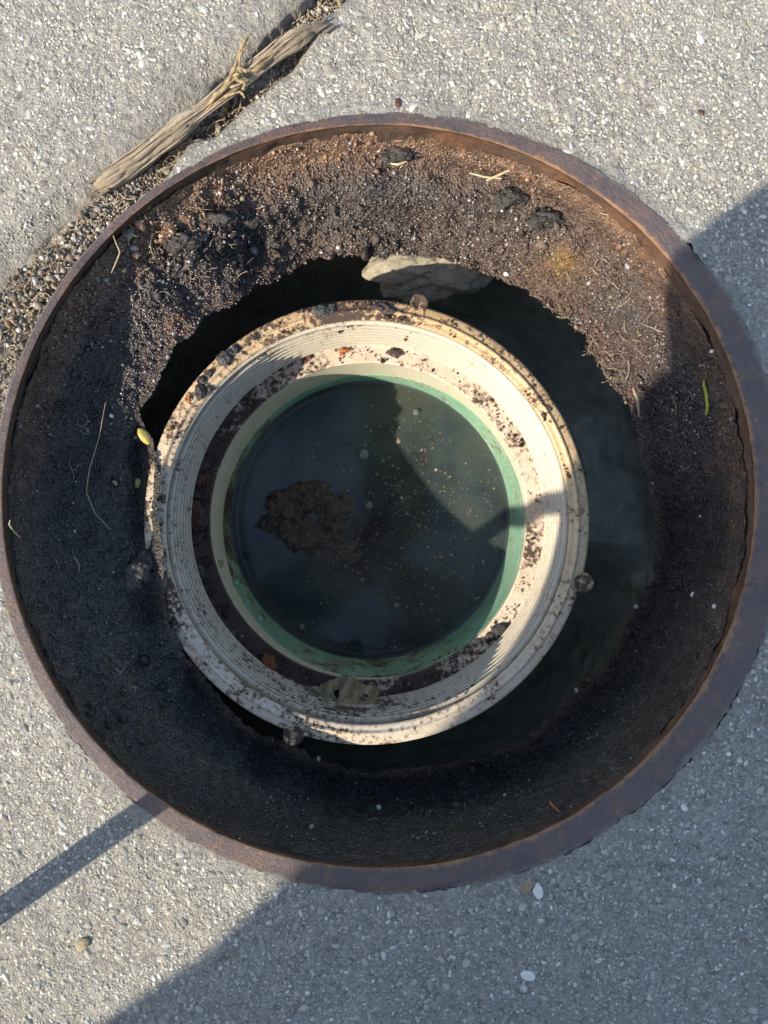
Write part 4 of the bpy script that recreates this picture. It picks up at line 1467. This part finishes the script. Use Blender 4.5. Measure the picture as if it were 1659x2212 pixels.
def build_person():
    J = []                                    # capsules: (p, r, q, s)

    def cap(p, r, q, s2):
        J.append((body(*p), r, body(*q), s2))
    hl, hr = (.095, -.06, .24), (.28, -.06, .24)
    for hip, bx in ((hl, .085), (hr, .31)):
        knee = (bx, -.12 + COT * .075, .075)
        ank = (bx + .02, -.53 + COT * .05, .05)
        cap(hip, .09, knee, .068); cap(knee, .06, ank, .045)
        cap(ank, .04, (bx + .02, -.60 + COT * .03, .03), .028)
    # trunk, leaning forward
    for b0, b1 in ((.10, .10), (.19, .19), (.28, .28)):
        cap((b0, -.08, .25), .10, (b0, .08, .37), .098)
        cap((b0, .08, .37), .098, (b1 - .01, .25, .50), .114)
        cap((b1 - .01, .25, .50), .114, (b1 * .7 + .05, .60, .68), .09)
    cap((.19, .60, .70), .055, (.18, .78, .80), .05)
    head = (.18, .90, .90)
    cap((.18, .84, .86), .078, (.18, .95, .93), .085)
    # left arm: elbow out, forearm to the phone
    cap((.06, .62, .67), .06, (-.062, .385, .31), .055)
    hand = (-.075, .66, .335)
    cap((-.062, .385, .31), .055, hand, .034)
    cap((-.030, .285, .30), .047, (.03, .24, .36), .07)
    # right arm
    cap((.32, .62, .67), .06, (.36, .40, .45), .05)
    cap((.36, .40, .45), .048, (.02, .70, .34), .03)
    for hb, sg in ((-.075, 1), (.02, -1)):
        c0 = body(hb, .665, .335)
        for k in range(4):
            q = c0 + np.array([.012 * sg + .002 * k, .055 - .017 * k, -.004])
            J.append((c0 + np.array([0, .03 - .017 * k, 0]), .010, q + np.array([.022 * sg, .004, .0]), .009))
            J.append((q + np.array([.022 * sg, .004, .0]), .009, q + np.array([.042 * sg - .002 * k * sg, .010, -.006]), .0075))
        J.append((c0 + np.array([0, -.02, 0]), .011, c0 + np.array([.035 * sg, -.035, .008]), .0085))
    hc = body(.18, .90, .90); fw = np.array([ca, sa, -.35]); fw /= np.linalg.norm(fw)
    sdw = np.array([sa, -ca, 0.0]); upw = np.cross(sdw, fw)
    J.append((hc + fw * .078 + upw * .012, .010, hc + fw * .096 - upw * .012, .014))        # nose
    J.append((hc + fw * .070 - upw * .045 - sdw * .016, .013, hc + fw * .070 - upw * .045 + sdw * .016, .013))   # mouth
    J.append((hc + fw * .05 - upw * .075, .035, hc + fw * .056 - upw * .08, .03))           # chin
    for sg in (-1, 1):
        J.append((hc + sdw * sg * .078 + upw * .012, .016, hc + sdw * sg * .080 - upw * .018, .012))   # ears
    vs, fs, off = [], [], 0
    V0, F0 = ICO[2]
    for p, r, q, s2 in J:
        ax = q - p; L = np.linalg.norm(ax); ax = ax / L
        side = V0 @ ax
        v = V0 * np.where(side[:, None] > 0, s2, r) + np.where(side[:, None] > 0, q, p)
        vs.append(v); fs.append(F0 + off); off += len(v)
    o = make('person', np.vstack(vs), np.vstack(fs), M['cloth'])
    md = o.modifiers.new('remesh', 'REMESH'); md.mode = 'VOXEL'; md.voxel_size = .0065; md.use_smooth_shade = True
    sm = o.modifiers.new('smooth', 'SMOOTH'); sm.factor = .5; sm.iterations = 5
    dg = bpy.context.evaluated_depsgraph_get()
    me = bpy.data.meshes.new_from_object(o.evaluated_get(dg))
    bpy.data.objects.remove(o)
    me.materials.clear(); me.materials.append(M['cloth']); me.materials.append(M['skin'])
    n = len(me.polygons)
    ce = np.zeros(n * 3); me.polygons.foreach_get('center', ce); ce = ce.reshape(-1, 3)
    hd = np.linalg.norm(ce - body(.18, .90, .90), axis=1) < .14
    hn = (np.linalg.norm(ce - body(-.075, .665, .335), axis=1) < .085) | (np.linalg.norm(ce - body(.02, .70, .335), axis=1) < .085)
    me.polygons.foreach_set('material_index', (hd | hn).astype(np.int32))
    me.polygons.foreach_set('use_smooth', np.ones(n, bool))
    o = link('person', me, None, None, 'person in dark clothes kneeling behind the camera, holding a phone over the hole', 'person')
    v, f = lump(body(.18, .90, .90) + np.array([-.02, -.012, .035]), (.092, .088, .085), 5, 3, .08, .5)
    h = make('hair', v, f, M['steel']); h.parent = o
    for sg in (-1, 1):
        v, f = lump(hc + fw * .074 + upw * .016 + sdw * sg * .03, (.012, .012, .009), 3, 2, .02)
        e = make('eye', v, f, M['steel']); e.parent = o


M['skin'] = m_plain('skin', (.42, .25, .17), (.55, .34, .24), 60, .5)
build_person()
# the phone in the hands, just behind the lens
ph = []
for x in (-.024, .052):
    for y in (-.014, .135):
        for z in (.006, .0145):
            ph.append((x, y, FOC * S + z))
me = bpy.data.meshes.new('phone')
me.from_pydata(ph, [], [(0, 1, 3, 2), (4, 6, 7, 5), (0, 4, 5, 1), (2, 3, 7, 6), (0, 2, 6, 4), (1, 5, 7, 3)])
me.materials.append(M['steel'])
phone = link('phone', me, None, None, 'dark phone held level above the hole', 'phone')
bv = phone.modifiers.new('edge', 'BEVEL'); bv.width = .003; bv.segments = 3
